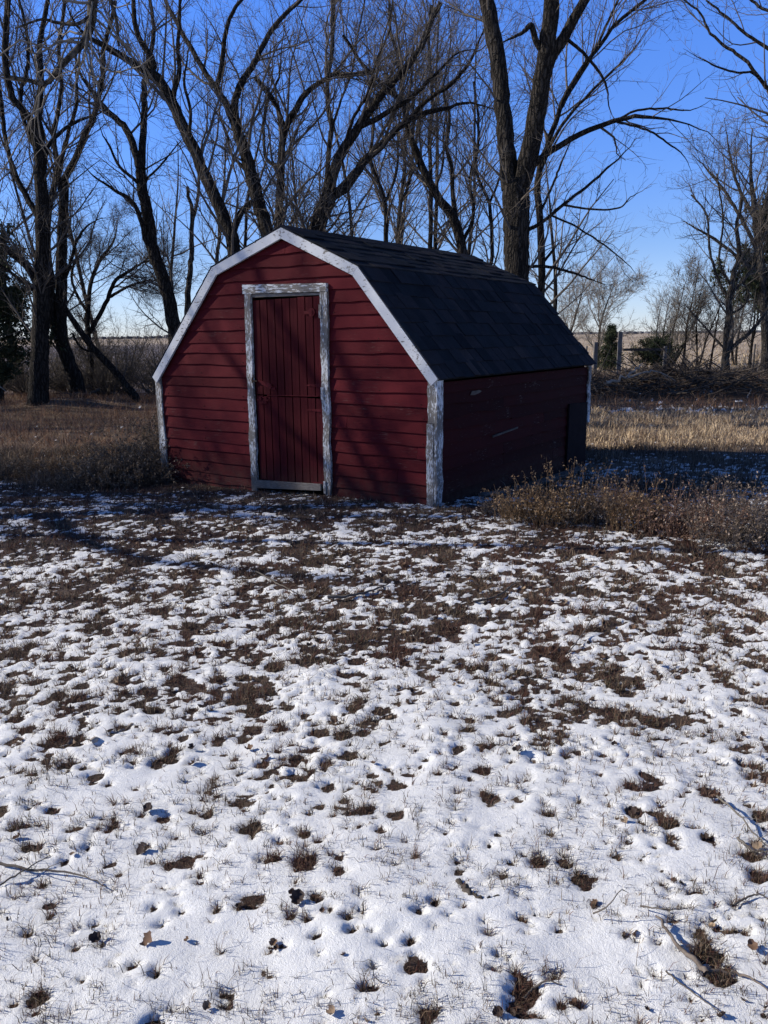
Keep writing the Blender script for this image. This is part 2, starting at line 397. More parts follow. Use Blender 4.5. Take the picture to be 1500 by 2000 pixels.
# ------------------------------------------------------------------ the shed
shed = empty('shed', (SO[0], SO[1], 0.0), -YAW)
tag(shed, 'dark red clapboard shed with white trim and a black shingled gambrel roof', 'shed')
OUT = [(-3.812, 1.150), (-2.736, 2.322), (-1.745, 2.648), (-.821, 2.232), (.055, 1.212)]
def offset(poly, w):
    res = []
    for i, p in enumerate(poly):
        ns = []
        for a, b in ((i - 1, i), (i, i + 1)):
            if a < 0 or b >= len(poly): continue
            d = np.subtract(poly[b], poly[a]); d = d / np.linalg.norm(d); ns.append(np.array([d[1], -d[0]]))
        if len(ns) == 1: res.append(np.array(p) + ns[0] * w)
        else:
            m = ns[0] + ns[1]; m /= np.linalg.norm(m); res.append(np.array(p) + m * w / m.dot(ns[0]))
    return [tuple(r) for r in res]
INN = offset(OUT, .097)
WALLP = offset(OUT, .045)
def prof_x(z, poly):
    """x range of the gable at height z"""
    l = np.interp(z, [poly[0][1], poly[1][1], poly[2][1]], [poly[0][0], poly[1][0], poly[2][0]])
    r = np.interp(z, [poly[4][1], poly[3][1], poly[2][1]], [poly[4][0], poly[3][0], poly[2][0]])
    return max(l, -3.745), min(r, -.01)
# backing shell (walls behind the boards)
def shell():
    zt = WALLP[2][1]
    poly = [(-3.74, -.45)] + [(prof_x(z, WALLP)[0] + .01, z) for z in (1.10, WALLP[1][1])] + [(WALLP[2][0], zt - .02)] + [(prof_x(z, WALLP)[1] - .01, z) for z in (WALLP[3][1], 1.10)] + [(-.02, -.45)]
    DX0, DX1, DT = -2.215, -1.30, 2.03
    m = MB()
    # front wall with the door opening left out
    L = [(-3.74, -.45), (DX0, -.45), (DX0, DT), (-2.9 + .62, DT + .16), (-2.76, 2.16), (-3.72, 1.12)]
    m.prism([(-3.735, -.45), (DX0, -.45), (DX0, 2.2), (-2.74, 2.2), (-3.735, 1.14)], .02, .05, 'y')
    m.prism([(DX1, -.45), (-.02, -.45), (-.02, 1.13), (-.87, 2.13), (DX1, 2.13)], .02, .05, 'y')
    m.prism([(DX0, DT), (DX1, DT), (DX1, 2.40), (-1.745, 2.58), (DX0, 2.42)], .02, .05, 'y')
    # back wall
    m.prism([(-3.735, -.45), (-.02, -.45), (-.02, 1.13), (-.87, 2.16), (-1.745, 2.58), (-2.70, 2.25), (-3.735, 1.14)], SL - .05, SL - .02, 'y')
    m.box(-3.735, -3.70, .05, SL - .05, -.45, 1.14)
    m.box(-.05, -.02, .05, SL - .05, -.45, 1.13)
    o = m.build('wall_sheathing', RED_DARK, shed); o['kind'] = 'stuff'
    return o
shell()
# clapboards: bottom edge proud of the wall, top tucked behind the board above
def clap(x0b, x1b, x0t, x1t, zb, zt, y0, mat, axis='y', sgn=-1, wob=.0035, seed=0, nseg=7, name='siding_board'):
    r = np.random.default_rng(seed)
    v = []; f = []
    tb, tt = .026, .006
    for i in range(nseg + 1):
        s = i / nseg
        xb, xt = x0b + (x1b - x0b) * s, x0t + (x1t - x0t) * s
        jb = r.normal(0, wob); jy = r.normal(0, .0015)
        pts = [(xb, y0, zb + jb), (xb, y0 + sgn * (tb + jy), zb + jb), (xt, y0 + sgn * tt, zt), (xt, y0, zt)]
        for p in pts:
            v.append(p if axis == 'y' else (p[1], p[0], p[2]))
    m = MB(); m.v = v
    for i in range(nseg):
        for k in range(4):
            a, b_ = i * 4 + k, i * 4 + (k + 1) % 4
            m.f.append((a, b_, b_ + 4, a + 4))
    m.f += [(0, 3, 2, 1), (nseg * 4, nseg * 4 + 1, nseg * 4 + 2, nseg * 4 + 3)]
    return m.build(name, mat, shed)
E = .1215
DL, DR, DTOP = -2.270, -1.262, 2.075     # door trim: boards butt against it
sd = 100
k = 0
splits = {3: -.42, 7: -1.02, 5: -.20}
while True:
    zb = -.155 + k * E; zt = zb + E + .012
    if zb > 2.50: break
    ztt = min(zt, 2.585)
    lb, rb_ = prof_x(zb, WALLP); lt, rt = prof_x(min(ztt, 2.59), WALLP)
    sd += 1
    if zb + E * .6 < DTOP:
        zl = zb + .008 * math.sin(k * 2.1)
        clap(lb, DL, lt, DL, zl, ztt, .02, RED_H, seed=sd, nseg=6)
        if k in splits:
            xs = splits[k]
            clap(DR, xs - .002, DR, xs - .002, zb + .01, ztt, .02, RED_H, seed=sd + 300, nseg=5)
            clap(xs + .002, rb_, xs + .002, rt, zb + .006, ztt, .0185, RED_H, seed=sd + 400, nseg=3)
        else:
            clap(DR, rb_, DR, rt, zb + .01, ztt, .02, RED_H, seed=sd + 500, nseg=6)
    elif ztt < 2.49:
        clap(lb, rb_, lt, rt, zb + .01, ztt, .02, RED_H, seed=sd, nseg=10)
    else:
        clap(lb, -1.747, lt, -1.747, zb + .01, ztt, .02, RED_H, seed=sd, nseg=3)
        clap(-1.743, rb_, -1.743, rt, zb + .01, ztt, .02, RED_H, seed=sd + 1, nseg=3)
    k += 1
# nail heads, rusty, along the studs: joined, too small to pick apart
m = MB(); rn = random.Random(9)
for k in range(17):
    for xs in (-3.62, -3.02, -2.40, -1.16, -.62, -.13):
        z = -.155 + k * E + .028 + rn.uniform(-.004, .004); a0, a1 = prof_x(z, WALLP)
        if not (a0 + .05 < xs < a1 - .05) or z < -.1 or rn.random() < .15: continue
        x = xs + rn.uniform(-.02, .02); rr_ = .0045
        m.prism([(x + rr_ * math.cos(q * 1.047), z + rr_ * math.sin(q * 1.047)) for q in range(6)], -.0085, .0, 'y')
o = m.build('nail_heads', simple_mat('rusty_nail', (.02, .012, .01), (.07, .035, .025), 40), shed); o['kind'] = 'stuff'
# right side wall and left side wall boards
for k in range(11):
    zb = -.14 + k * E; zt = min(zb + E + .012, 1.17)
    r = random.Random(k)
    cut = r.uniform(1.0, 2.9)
    clap(.10, cut - .002, .10, cut - .002, zb, zt, -.02, RED_SHADED, axis='x', sgn=1, seed=700 + k, wob=.006)
    clap(cut + .002, SL - .02, cut + .002, SL - .02, zb + r.uniform(-.008, .008), zt, -.021, RED_SHADED, axis='x', sgn=1, seed=740 + k, wob=.006)
    clap(.06, SL - .02, .06, SL - .02, zb, zt, -3.735, RED_SHADED, axis='x', sgn=-1, seed=780 + k)
# rake boards
for i in range(4):
    MB().prism([OUT[i], OUT[i + 1], INN[i + 1], INN[i]], -.052, -.026, 'y').build('rake_board', WHITE_R, shed, .002)
for i in range(4):
    MB().prism([OUT[i], OUT[i + 1], INN[i + 1], INN[i]], SL + .01, SL + .034, 'y').build('rake_board', WHITE_R, shed)
# corner boards: one on the front face, one on the side face
def warped_board(name, x0, x1, y0, y1, z0, z1, mat, seed, lean=(0, 0), jit=.004, n=9):
    r = np.random.default_rng(seed); m = MB()
    for i in range(n + 1):
        s = i / n; z = z0 + (z1 - z0) * s; j = r.normal(0, jit, 4); lx_ = lean[0] * (s - .5); ly_ = lean[1] * (s - .5)
        m.v += [(x0 + lx_ + j[0], y0 + ly_, z), (x1 + lx_ + j[1], y0 + ly_, z), (x1 + lx_ + j[1], y1 + ly_, z), (x0 + lx_ + j[0], y1 + ly_, z)]
    for i in range(n):
        for q in range(4):
            a, b_ = i * 4 + q, i * 4 + (q + 1) % 4; m.f.append((a, b_, b_ + 4, a + 4))
    m.f += [(0, 3, 2, 1), (n * 4, n * 4 + 1, n * 4 + 2, n * 4 + 3)]
    return m.build(name, mat, shed, .0015)
warped_board('corner_board', -.080, -.004, -.024, .0, .02, .80, WHITE_V, 1)
warped_board('corner_board', -.073, .002, -.020, .0, .803, 1.20, WHITE_V, 2)
warped_board('corner_board', .004, .030, -.026, .085, -.02, 1.195, WHITE_V, 3)
warped_board('corner_board', -3.775, -3.70, -.024, .0, -.16, 1.14, WHITE_V, 4, (-.01, 0))
warped_board('corner_board', -3.80, -3.778, -.024, .08, -.16, 1.14, WHITE_V, 5)
warped_board('corner_board', .004, .026, SL - .06, SL + .02, .45, 1.19, WHITE_V, 6)
# door trim
warped_board('door_trim', -2.322, -2.232, -.034, -.004, -.16, .12, WHITE_V, 11, (0, 0), .003, 4)
warped_board('door_trim', -2.312, -2.222, -.036, -.004, .123, 2.032, WHITE_V, 12, (.022, 0), .005, 14)
warped_board('door_trim', -1.296, -1.212, -.036, -.004, -.03, 2.015, WHITE_V, 13, (.004, 0), .006, 14)
MB().prism([(-2.318, 2.034), (-1.207, 2.018), (-1.205, 2.098), (-2.318, 2.128)], -.040, -.004, 'y').build('door_header', WHITE_H, shed, .003)
MB().prism([(-2.216, 1.998), (-1.300, 1.992), (-1.300, 2.014), (-2.216, 2.030)], -.012, .04, 'y').build('header_stop', GREYWOOD, shed)
MB().prism([(-2.235, -.015), (-1.335, .045), (-1.335, .115), (-2.235, .075)], -.046, -.02, 'y').build('door_sill', GREYWOOD, shed, .003)
for (z0, z1) in ((.0, .32), (.95, 1.22), (1.75, 2.0)):      # jamb-side hinge leaves, painted white
    MB().box(-1.302, -1.268, -.046, -.036, z0 + .02, z0 + .02 + .13).build('hinge_leaf', WHITE_V, shed, .002)
# dutch door: two leaves of narrow vertical planks
def leaf(name, z0, z1, tilt):
    m = MB().prism([(-2.215, z0 + .01), (-1.305, z0 + .01), (-1.305, z1 - .01), (-2.215, z1 - .01)], .012, .02, 'y')
    root = m.build(name, RED_DARK, shed)
    n = 9; wdt = .91 / n
    for i in range(n):
        x0 = -2.213 + i * wdt
        r = random.Random(i + int(z0 * 10)); dz = r.uniform(-.004, .004)
        g = .0045
        y = -.006 + r.uniform(-.002, .002)
        sl = tilt
        zt0 = z1 + dz + sl * (i / n); zt1 = z1 + dz + sl * ((i + 1) / n)
        b = MB(); yb = .0115
        P = [(x0 + g, yb), (x0 + g, y + .003), (x0 + g + .003, y), (x0 + wdt * .49, y), (x0 + wdt * .505, y + .0012), (x0 + wdt * .52, y), (x0 + wdt - g - .001, y), (x0 + wdt - g, yb)]
        k0 = len(P)
        b.v = [(p[0], p[1], z0 + .008) for p in P] + [(p[0], p[1], zt0 + (zt1 - zt0) * (p[0] - x0) / wdt) for p in P]
        b.f = [tuple(range(k0))[::-1], tuple(range(k0, 2 * k0))] + [(q, (q + 1) % k0, (q + 1) % k0 + k0, q + k0) for q in range(k0)]
        pl = b.build('plank', RED_V, root)
    return root
lower = leaf('lower_door', .075, .985, .0)
upper = leaf('upper_door', .993, 1.965, .018)
def lathe_disc(m, cx, cz, r, y0, y1, n=14):
    m.prism([(cx + r * math.cos(2 * math.pi * i / n), cz + r * math.sin(2 * math.pi * i / n)) for i in range(n)], y0, y1, 'y')
def strap_hinge(z, root, L=.19, h=.035, disc=False):
    m = MB()
    m.prism([(-1.31, z - h / 2), (-1.31, z + h / 2), (-1.31 - L, z + h * .2), (-1.31 - L - .01, z), (-1.31 - L, z - h * .2)], -.014, -.0075, 'y')
    for q in (.03, .09, .15):
        if q < L: lathe_disc(m, -1.31 - q, z, .006, -.018, -.014, 8)
    m.box(-1.314, -1.300, -.024, -.0075, z - h * .8, z + h * .8)
    o = m.build('strap_hinge', HARDWARE, root)
    if disc:
        d = MB(); lathe_disc(d, -1.41, z, .042, -.024, -.015, 18); lathe_disc(d, -1.41, z, .02, -.030, -.024, 12)
        d.box(-1.505, -1.45, -.020, -.0145, z - .018, z + .014); d.build('round_plate', HARDWARE, root)
    return o
strap_hinge(1.83, upper, .10, .03, True)
strap_hinge(1.115, upper); strap_hinge(.865, lower); strap_hinge(.115, lower, .15)
# hasp with padlock staple and the slide bolt
m = MB(); m.prism([(-2.165, 1.155), (-2.155, 1.120), (-1.99, 1.060), (-1.925, 1.050), (-1.93, 1.075), (-2.00, 1.118)], -.020, -.008, 'y')
lathe_disc(m, -1.99, 1.092, .024, -.034, -.020, 14); lathe_disc(m, -2.06, 1.118, .007, -.025, -.020, 8); m.build('hasp', HARDWARE, upper)
m = MB(); m.box(-2.235, -2.165, -.045, -.036, 1.135, 1.150); m.box(-2.235, -2.222, -.045, -.036, 1.12, 1.18); m.build('hasp_staple', simple_mat('rusty_iron', (.02, .015, .013), (.06, .04, .03), 30), upper)
m = MB(); m.box(-2.17, -2.06, -.018, -.0075, .905, .975); m.box(-2.19, -2.02, -.03, -.018, .938, .952); lathe_disc(m, -2.13, .958, .018, -.04, -.018, 10); m.build('slide_bolt', HARDWARE, lower)
MB().prism([(-2.05, .990), (-1.36, 1.004), (-1.36, 1.012), (-2.05, .998)], -.016, -.007, 'y').build('drip_strip', HARDWARE, lower)
# grey skid board along the foot of the front wall
MB().prism([(-3.70, -.175), (-2.33, -.135), (-2.33, -.112), (-3.70, -.150)], -.060, .015, 'y').build('skid_board', GREYWOOD, shed)
# dark panel low on the side wall
MB().prism([(3.22, -.10), (3.88, -.12), (3.86, .72), (3.24, .74)], .006, .028, 'x').build('patch_panel', DARKPANEL, shed)
m = MB(); m.prism([(1.15, .55), (1.75, .585), (1.76, .603), (1.16, .57)], .004, .020, 'x'); m.build('batten_strip', BRUSHW, shed)
m = MB(); m.prism([(.66, 1.02), (.74, 1.015), (.86, 1.03), (.90, 1.045), (.84, 1.06), (.70, 1.055)], .002, .006, 'x'); m.build('bare_wood_patch', BRUSHW, shed)
# roof: deck, then shingles one by one on the slopes that show
DECK = offset(OUT, .030); TOP = offset(OUT, -.002)
for i in range(4):
    MB().prism([TOP[i], TOP[i + 1], DECK[i + 1], DECK[i]], -.024, SL + .005, 'y').build('roof_deck', TAR, shed)
_sh = {}
def shingle_mesh(wd):
    key = round(wd / .02)
    if key not in _sh:
        r = np.random.default_rng(int(key)); wd = key * .02
        m = MB(); t = .010; L = .20
        # local: x along the eave, y up the slope, z out; butt end lifted
        xs = [0, wd * .5, wd]; 
        v = []
        for x in xs:
            j = r.normal(0, .002)
            v += [(x, j, 0.004), (x, j, 0.004 + t), (x, L, t * .4), (x, L, 0)]
        m.v = v
        for a in range(2):
            for q in range(4):
                p0, p1 = a * 4 + q, a * 4 + (q + 1) % 4; m.f.append((p0, p1, p1 + 4, p0 + 4))
        m.f += [(0, 3, 2, 1), (8, 9, 10, 11)]
        o = m.build('shingle', SHINGLE, None); me = o.data; bpy.data.objects.remove(o); _sh[key] = me
    return _sh[key], key * .02
def lay_shingles(p_low, p_high, expo, seed, widths):
    r = random.Random(seed)
    pl, ph = np.array(p_low), np.array(p_high); d = ph - pl; Ls = np.linalg.norm(d); d /= Ls
    nrm = np.array([-d[1], d[0]]) if d[0] > 0 else np.array([d[1], -d[0]])
    if nrm[1] < 0: nrm = -nrm
    rows = int(round(Ls / expo)); expo = Ls / rows
    for k in range(rows):
        y = -.060 - r.uniform(0, .12)
        sag = r.uniform(-.006, .006)
        while y < SL + .02:
            wd = r.choice(widths)
            y0 = max(y, -.056); y1 = min(y + wd, SL + .035)
            if y1 - y0 < .05: y += wd; continue
            me, ww = shingle_mesh(y1 - y0)
            o = bpy.data.objects.new('shingle', me); col.objects.link(o); o.parent = shed
            s = k * expo - .022 + sag + r.uniform(-.003, .003)
            lift = r.choice([0, .003, .006, .010])
            org = pl + d * s + nrm * (.003 + lift)
            # axes: X = +y of shed; Y = up slope; Z = normal
            M = Matrix(((0, d[0], nrm[0], org[0]), (1, 0, 0, y0), (0, d[1], nrm[1], org[1]), (0, 0, 0, 1)))
            M = M @ Matrix.Rotation(r.uniform(-.008, .008), 4, 'Z') @ Matrix.Diagonal(((y1 - y0 - .003) / ww, 1, 1, 1))
            o.matrix_local = M
            y += wd
lay_shingles(TOP[4], TOP[3], .166, 5, [.10, .12, .16, .18, .20, .24])
lay_shingles(TOP[3], TOP[2], .145, 6, [.18, .24, .30, .36])
# left slopes, hardly in view: courses
for (a, b_) in ((TOP[0], TOP[1]), (TOP[1], TOP[2])):
    a, b_ = np.array(a), np.array(b_); d = b_ - a; L = np.linalg.norm(d); d /= L; n_ = np.array([-d[1], d[0]])
    rows = int(L / .16); ex_ = L / rows
    for k in range(rows):
        p0 = a + d * (k * ex_ - .02); p1 = a + d * (k * ex_ + ex_ + .01)
        q = [p0 + n_ * .003, p0 + n_ * .012, p1 + n_ * .005, p1 + n_ * .001]
        MB().prism([tuple(z) for z in q], -.056, SL + .03, 'y').build('shingle_course', SHINGLE, shed)
# ridge caps
for i in range(14):
    y0 = -.056 + i * .29; rx, rz = TOP[2]
    MB().prism([(rx - .11, rz - .030), (rx, rz + .014), (rx + .11, rz - .038), (rx + .11, rz - .030), (rx, rz + .023), (rx - .11, rz - .022)], y0, min(y0 + .30, SL + .035), 'y').build('ridge_cap', SHINGLE, shed)
# planks lying by the side wall
def ground_pt(x, y, dz=0.0):
    z, _ = ground_z(np.array([x]), np.array([y])); return np.array([x, y, z[0] + dz])
def sworld(u, v): return SO + LX * u + LY * v
def loose_plank(u0, v0, u1, v1, wd, th, lift, label):
    a = sworld(u0, v0); b_ = sworld(u1, v1); A = ground_pt(*a, .02); B = ground_pt(*b_, .02 + lift)
    L = np.linalg.norm(B - A)
    o = MB().box(-L / 2, L / 2, -wd / 2, wd / 2, -th / 2, th / 2).build('loose_plank', GREYWOOD, None, .003)
    d = Vector((B - A) / L); o.rotation_euler = d.to_track_quat('X', 'Z').to_euler(); o.location = Vector((A + B) / 2)
    tag(o, label, 'plank')
loose_plank(.22, 1.35, .20, 3.35, .10, .03, .05, 'long weathered plank leaning along the foot of the dark side wall')
loose_plank(.10, .75, .26, 1.75, .08, .025, .0, 'short grey plank lying flat near the white corner of the shed')

# ------------------------------------------------------------------ trees
def tubes(P, Rr, sides):
    Nn, K, _ = P.shape
    T = np.gradient(P, axis=1); T /= np.linalg.norm(T, axis=2, keepdims=True) + 1e-9
    mean = P[:, -1] - P[:, 0]; mean /= np.linalg.norm(mean, axis=1, keepdims=True) + 1e-9
    ref = np.where(np.abs(mean[:, 2:3]) < .8, np.array([[0, 0, 1.]]), np.array([[0.3, 1., 0]])); ref = np.repeat(ref[:, None], K, 1)
    U = np.cross(T, ref); U /= np.linalg.norm(U, axis=2, keepdims=True) + 1e-9; Vv = np.cross(T, U)
    if sides == 2:      # hair-thin twigs: ribbons twisting at random
        ph = np.random.default_rng(Nn).uniform(0, 3.14, (Nn, 1, 1)); W_ = (np.cos(ph) * U + np.sin(ph) * Vv) * Rr[:, :, None] * 1.35
        ring = np.stack([P - W_, P + W_], 2); idx = np.arange(Nn * K * 2).reshape(Nn, K, 2)
        return ring.reshape(-1, 3), np.stack([idx[:, :-1, 0], idx[:, :-1, 1], idx[:, 1:, 1], idx[:, 1:, 0]], -1).reshape(-1, 4)
    a = np.arange(sides) * 2 * math.pi / sides
    ring = P[:, :, None] + Rr[:, :, None, None] * (np.cos(a)[None, None, :, None] * U[:, :, None] + np.sin(a)[None, None, :, None] * Vv[:, :, None])
    idx = np.arange(Nn * K * sides).reshape(Nn, K, sides); nx = np.roll(idx, -1, 2)
    Q = np.stack([idx[:, :-1], nx[:, :-1], nx[:, 1:], idx[:, 1:]], -1).reshape(-1, 4)
    return ring.reshape(-1, 3), Q
def catmull(pts, n):
    p = np.array(pts, float)
    if len(p) == 2: return p[0] + (p[1] - p[0]) * np.linspace(0, 1, n)[:, None]
    q = np.vstack([2 * p[0] - p[1], p, 2 * p[-1] - p[-2]]); m = len(p) - 1
    u = np.linspace(0, m - 1e-6, n); i = u.astype(int); t = (u - i)[:, None]
    a, b_, c, d = q[i], q[i + 1], q[i + 2], q[i + 3]
    return .5 * ((2 * b_) + (c - a) * t + (2 * a - 5 * b_ + 4 * c - d) * t ** 2 + (3 * b_ - a - 3 * c + d) * t ** 3)
def grow(pos, dr, L, r0, K, rg, wig, trop, tipr=.25):
    n = len(pos); P = np.zeros((n, K, 3)); P[:, 0] = pos; d = dr.copy(); st = (L / (K - 1))[:, None]
    for k in range(1, K):
        d = d + rg.normal(0, wig, (n, 3)) + np.array([0, 0, trop]); d /= np.linalg.norm(d, axis=1, keepdims=True)
        P[:, k] = P[:, k - 1] + d * st
    Rr = r0[:, None] * (1 - (1 - tipr) * np.linspace(0, 1, K)[None] ** 1.1)
    return P, Rr
def spawn(P, Rr, per_m, t0, t1, ang, lf, lmax, rf, K, rg, wig=.12, trop=.05, nmin=1, rmax=9., flat=None, rmin=.0022):
    Nn, Kp, _ = P.shape
    Lp = np.linalg.norm(np.diff(P, axis=1), axis=2).sum(1)
    n = np.maximum((Lp * (t1 - t0) * per_m + rg.random(Nn)).astype(int), nmin)
    idx = np.repeat(np.arange(Nn), n); t = rg.uniform(t0, t1, len(idx)); u = t * (Kp - 1); i = np.minimum(u.astype(int), Kp - 2); f = (u - i)[:, None]
    pos = P[idx, i] * (1 - f) + P[idx, i + 1] * f
    T = P[idx, i + 1] - P[idx, i]; T /= np.linalg.norm(T, axis=1, keepdims=True) + 1e-9
    rad = Rr[idx, i] * (1 - f[:, 0]) + Rr[idx, i + 1] * f[:, 0]
    q = rg.normal(0, 1, (len(idx), 3)); q[:, 2] += .25; q -= (q * T).sum(1, keepdims=True) * T; q /= np.linalg.norm(q, axis=1, keepdims=True) + 1e-9
    a = np.radians(rg.uniform(ang[0], ang[1], len(idx)))[:, None]
    d = T * np.cos(a) + q * np.sin(a)
    L = np.minimum(Lp[idx] * lf * rg.uniform(.55, 1.25, len(idx)) * (1.15 - .55 * t), lmax * rg.uniform(.6, 1.1, len(idx)))
    r0 = np.clip(rad * rf * rg.uniform(.6, 1.1, len(idx)), rmin, np.minimum(rmax, np.maximum(L * .014, rmin)))
    return grow(pos, d, L, r0, K, rg, wig, trop)
def join(parts):
    V = []; Q = []; k = 0
    for v, q in parts: V.append(v); Q.append(q + k); k += len(v)
    return np.vstack(V), np.vstack(Q)
GROUP_TREES = 'bare trees behind and beside the shed'
def make_crown(root, mains, mainr, rg, dens=1.0, l1=2.6, l2=1.1, l3=.45, mat=TWIG, trop=.05, tmin=.22, big=True, lv3=True):
    P0 = np.array(mains); R0 = np.array(mainr)
    out = []
    P1, R1 = spawn(P0, R0, 2.3 * dens, tmin, 1.0, (22, 55), .55, l1, .5, 8, rg, .13, trop, 2, .05)
    P2, R2 = spawn(P1, R1, 5.0 * dens, .12, 1.0, (25, 60), .5, l2, .55, 6, rg, .17, trop, 2, .02)
    out.append(tubes(P1, R1, 5)); out.append(tubes(P2, R2, 3))
    if lv3:
        P3, R3 = spawn(P2, R2, 7.5 * dens, .1, 1.0, (25, 65), .55, l3, .6, 4, rg, .2, trop * .6, 2, .006, rmin=.0028)
        out.append(tubes(P3, R3, 2))
    V, Q = join(out)
    loc = np.array(root.location)
    o = mesh_np('crown', V - loc, [Q], mat, root, smooth=True); o['kind'] = 'stuff'
    return len(Q) * 2
NT = 0
def traced_tree(name, label, Y, limbs, seed, cat='tree', dens=1.0, mat=BARK, twig=TWIG, base=None, trop=.05, l1=2.6, l2=1.15, l3=.55, lv3=True, tmin=.2, lean=.30, group=GROUP_TREES, crown_from=0):
    """limbs: (pixels, width at start, width at end); the first runs from the ground up and is the trunk"""
    global NT
    rg = np.random.default_rng(seed)
    mains = []; rad = []
    joints = []
    for li, (px, w0, w1) in enumerate(limbs):
        # depth: the trunk stands at Y, limbs start where they touch an earlier limb and wander off in depth
        if li == 0: y0 = Y; sl = rg.uniform(-.06, .06)
        else:
            best = min(joints, key=lambda j: (j[0] - px[0][0]) ** 2 + (j[1] - px[0][1]) ** 2); y0 = best[2]; sl = rg.uniform(lean * .4, lean) * rg.choice([-1, 1])
        pts = []; acc = 0.
        for k, p in enumerate(px):
            if k: acc += math.hypot(p[0] - px[k - 1][0], p[1] - px[k - 1][1]) / F * Y
            yy = y0 + sl * acc; pts.append(to_world(p[0], p[1], yy)); joints.append((p[0], p[1], yy))
        n = 28; C = catmull(pts, n)
        L = np.linalg.norm(np.diff(C, axis=0), axis=1).sum()
        C[2:] += rg.normal(0, .006 * min(L, 6) / 3, (n - 2, 3))
        s = np.linspace(0, 1, n)
        rr = (w0 + (w1 - w0) * s ** .9) / 2 / F * Y * 1.02
        ex_, ey_ = px[-1]
        if li > 0 and 0 < ex_ < 1500 and ey_ > 8 and cat != 'fallen tree' and mat is not BARK2 or name == 'edge_tree': rr = rr * (1 - .75 * np.clip((s - .6) / .4, 0, 1))
        if li == 0:
            zb = base_z(C[0, 0], C[0, 1]) - .25
            ext = np.array([[C[0, 0], C[0, 1], zb]]) if C[0, 2] > zb + .1 else C[:1].copy()
            if C[0, 2] > zb + .1:
                m_ = max(3, int((C[0, 2] - zb) / .35)); lo = ext[0] + (C[0] - ext[0]) * np.linspace(0, 1, m_, endpoint=False)[:, None]
                d0 = (C[1] - C[0]); d0 = d0 / abs(d0[2] + 1e-6); h = (C[0, 2] - lo[:, 2])[:, None]
                lo[:, :2] -= (d0[:2] * .45)[None] * h
                C = np.vstack([lo, C]); rr = np.concatenate([np.full(m_, rr[0]), rr])
            hgt = C[:, 2] - C[0, 2]; rr = rr * (1 + .38 * np.exp(-hgt / .22))
        mains.append(C); rad.append(rr)
    b0 = mains[0][0]
    root = empty(name, (b0[0], b0[1], base_z(b0[0], b0[1])))
    tag(root, label, cat, group)
    loc = np.array(root.location)
    mc = []; mr = []
    for li, (C, rr) in enumerate(zip(mains, rad)):
        big = rr[0] > .07
        K = len(C); sides = 14 if rr[0] > .14 else (9 if big else 6)
        V, Q = tubes(C[None], rr[None], sides)
        if rr[0] > .09:   # furrows and buttresses
            ringN = V.reshape(K, sides, 3); cen = C[:, None]
            k_ = 1 + .07 * np.sin(np.arange(sides) * 2.6 + seed)[None, :, None] + rg.normal(0, .035, (K, sides, 1))
            V = (cen + (ringN - cen) * k_).reshape(-1, 3)
        mesh_np('trunk' if li == 0 else 'limb', V - loc, [Q], mat, root, smooth=True)
        if li >= crown_from:
            u = np.linspace(0, K - 1, 24); i = np.minimum(u.astype(int), K - 2); f = (u - i)
            mc.append(C[i] * (1 - f)[:, None] + C[i + 1] * f[:, None]); mr.append(rr[i] * (1 - f) + rr[i + 1] * f)
    if mc: NT += make_crown(root, mc, mr, rg, dens * 1.33, l1, l2, l3, twig, trop, tmin, lv3=lv3)
    return root
traced_tree('broad_tree', 'thick straight furrowed trunk standing at the left edge, nearest of the left trees', 20, [
    ([(75, 772), (77, 700), (79, 620), (82, 540), (84, 460), (82, 380), (78, 300), (72, 235)], 36, 17),
    ([(76, 300), (62, 240), (43, 212), (22, 185), (10, 110), (14, 30), (20, -40)], 15, 8),
    ([(74, 240), (80, 160), (78, 83), (92, 10), (96, -40)], 13, 6),
    ([(84, 330), (92, 290), (110, 265), (150, 237), (197, 220), (230, 190)], 10, 3),
    ([(76, 560), (58, 530), (45, 514), (18, 493), (0, 470), (-40, 430)], 14, 8),
    ([(74, 575), (50, 553), (36, 543), (6, 522), (-30, 500)], 9, 5),
    ([(74, 420), (55, 390), (30, 340), (12, 280), (2, 200), (-10, 120)], 12, 6),
    ([(80, 300), (60, 270), (40, 200), (55, 120), (48, 40), (30, -20)], 9, 5)], 11, dens=1.0)
traced_tree('twin_tree', 'dark trunk just right of the thickest left trunk, forking near eye height', 23, [
    ([(152, 765), (143, 730), (132, 705), (120, 660), (119, 600), (120, 540), (119, 495), (123, 433), (125, 350)], 28, 15),
    ([(125, 352), (147, 310), (167, 260), (182, 233), (190, 195), (200, 150), (202, 100), (213, 60), (225, 0)], 12, 6),
    ([(122, 680), (106, 640), (99, 585), (102, 540), (92, 480), (98, 400), (112, 330), (105, 260), (120, 180), (115, 90), (128, 0)], 15, 5),
    ([(124, 400), (116, 340), (128, 280), (150, 200), (148, 120), (160, 40)], 9, 4),
    ([(120, 560), (136, 520), (150, 470), (172, 440), (200, 425)], 8, 3)], 12, dens=.95)
traced_tree('leaning_tree', 'dark leaning trunk rising left beside the left rake of the shed, forked high up', 21, [
    ([(372, 720), (355, 670), (339, 632), (327, 576), (312, 525), (296, 480), (290, 430), (281, 383), (274, 333)], 27, 18),
    ([(275, 336), (267, 307), (247, 253), (230, 235), (213, 220), (193, 197), (160, 150), (145, 110), (120, 40)], 15, 5),
    ([(276, 330), (280, 267), (281, 200), (282, 165), (291, 120), (300, 60), (292, -10)], 14, 6),
    ([(281, 372), (262, 350), (233, 325), (214, 285), (200, 262), (190, 225)], 7, 3),
    ([(284, 370), (287, 350), (310, 327), (343, 287), (363, 263)], 6, 2.5),
    ([(300, 500), (285, 470), (274, 425), (256, 392), (225, 372), (185, 345), (160, 320)], 11, 4)], 13, dens=.85)
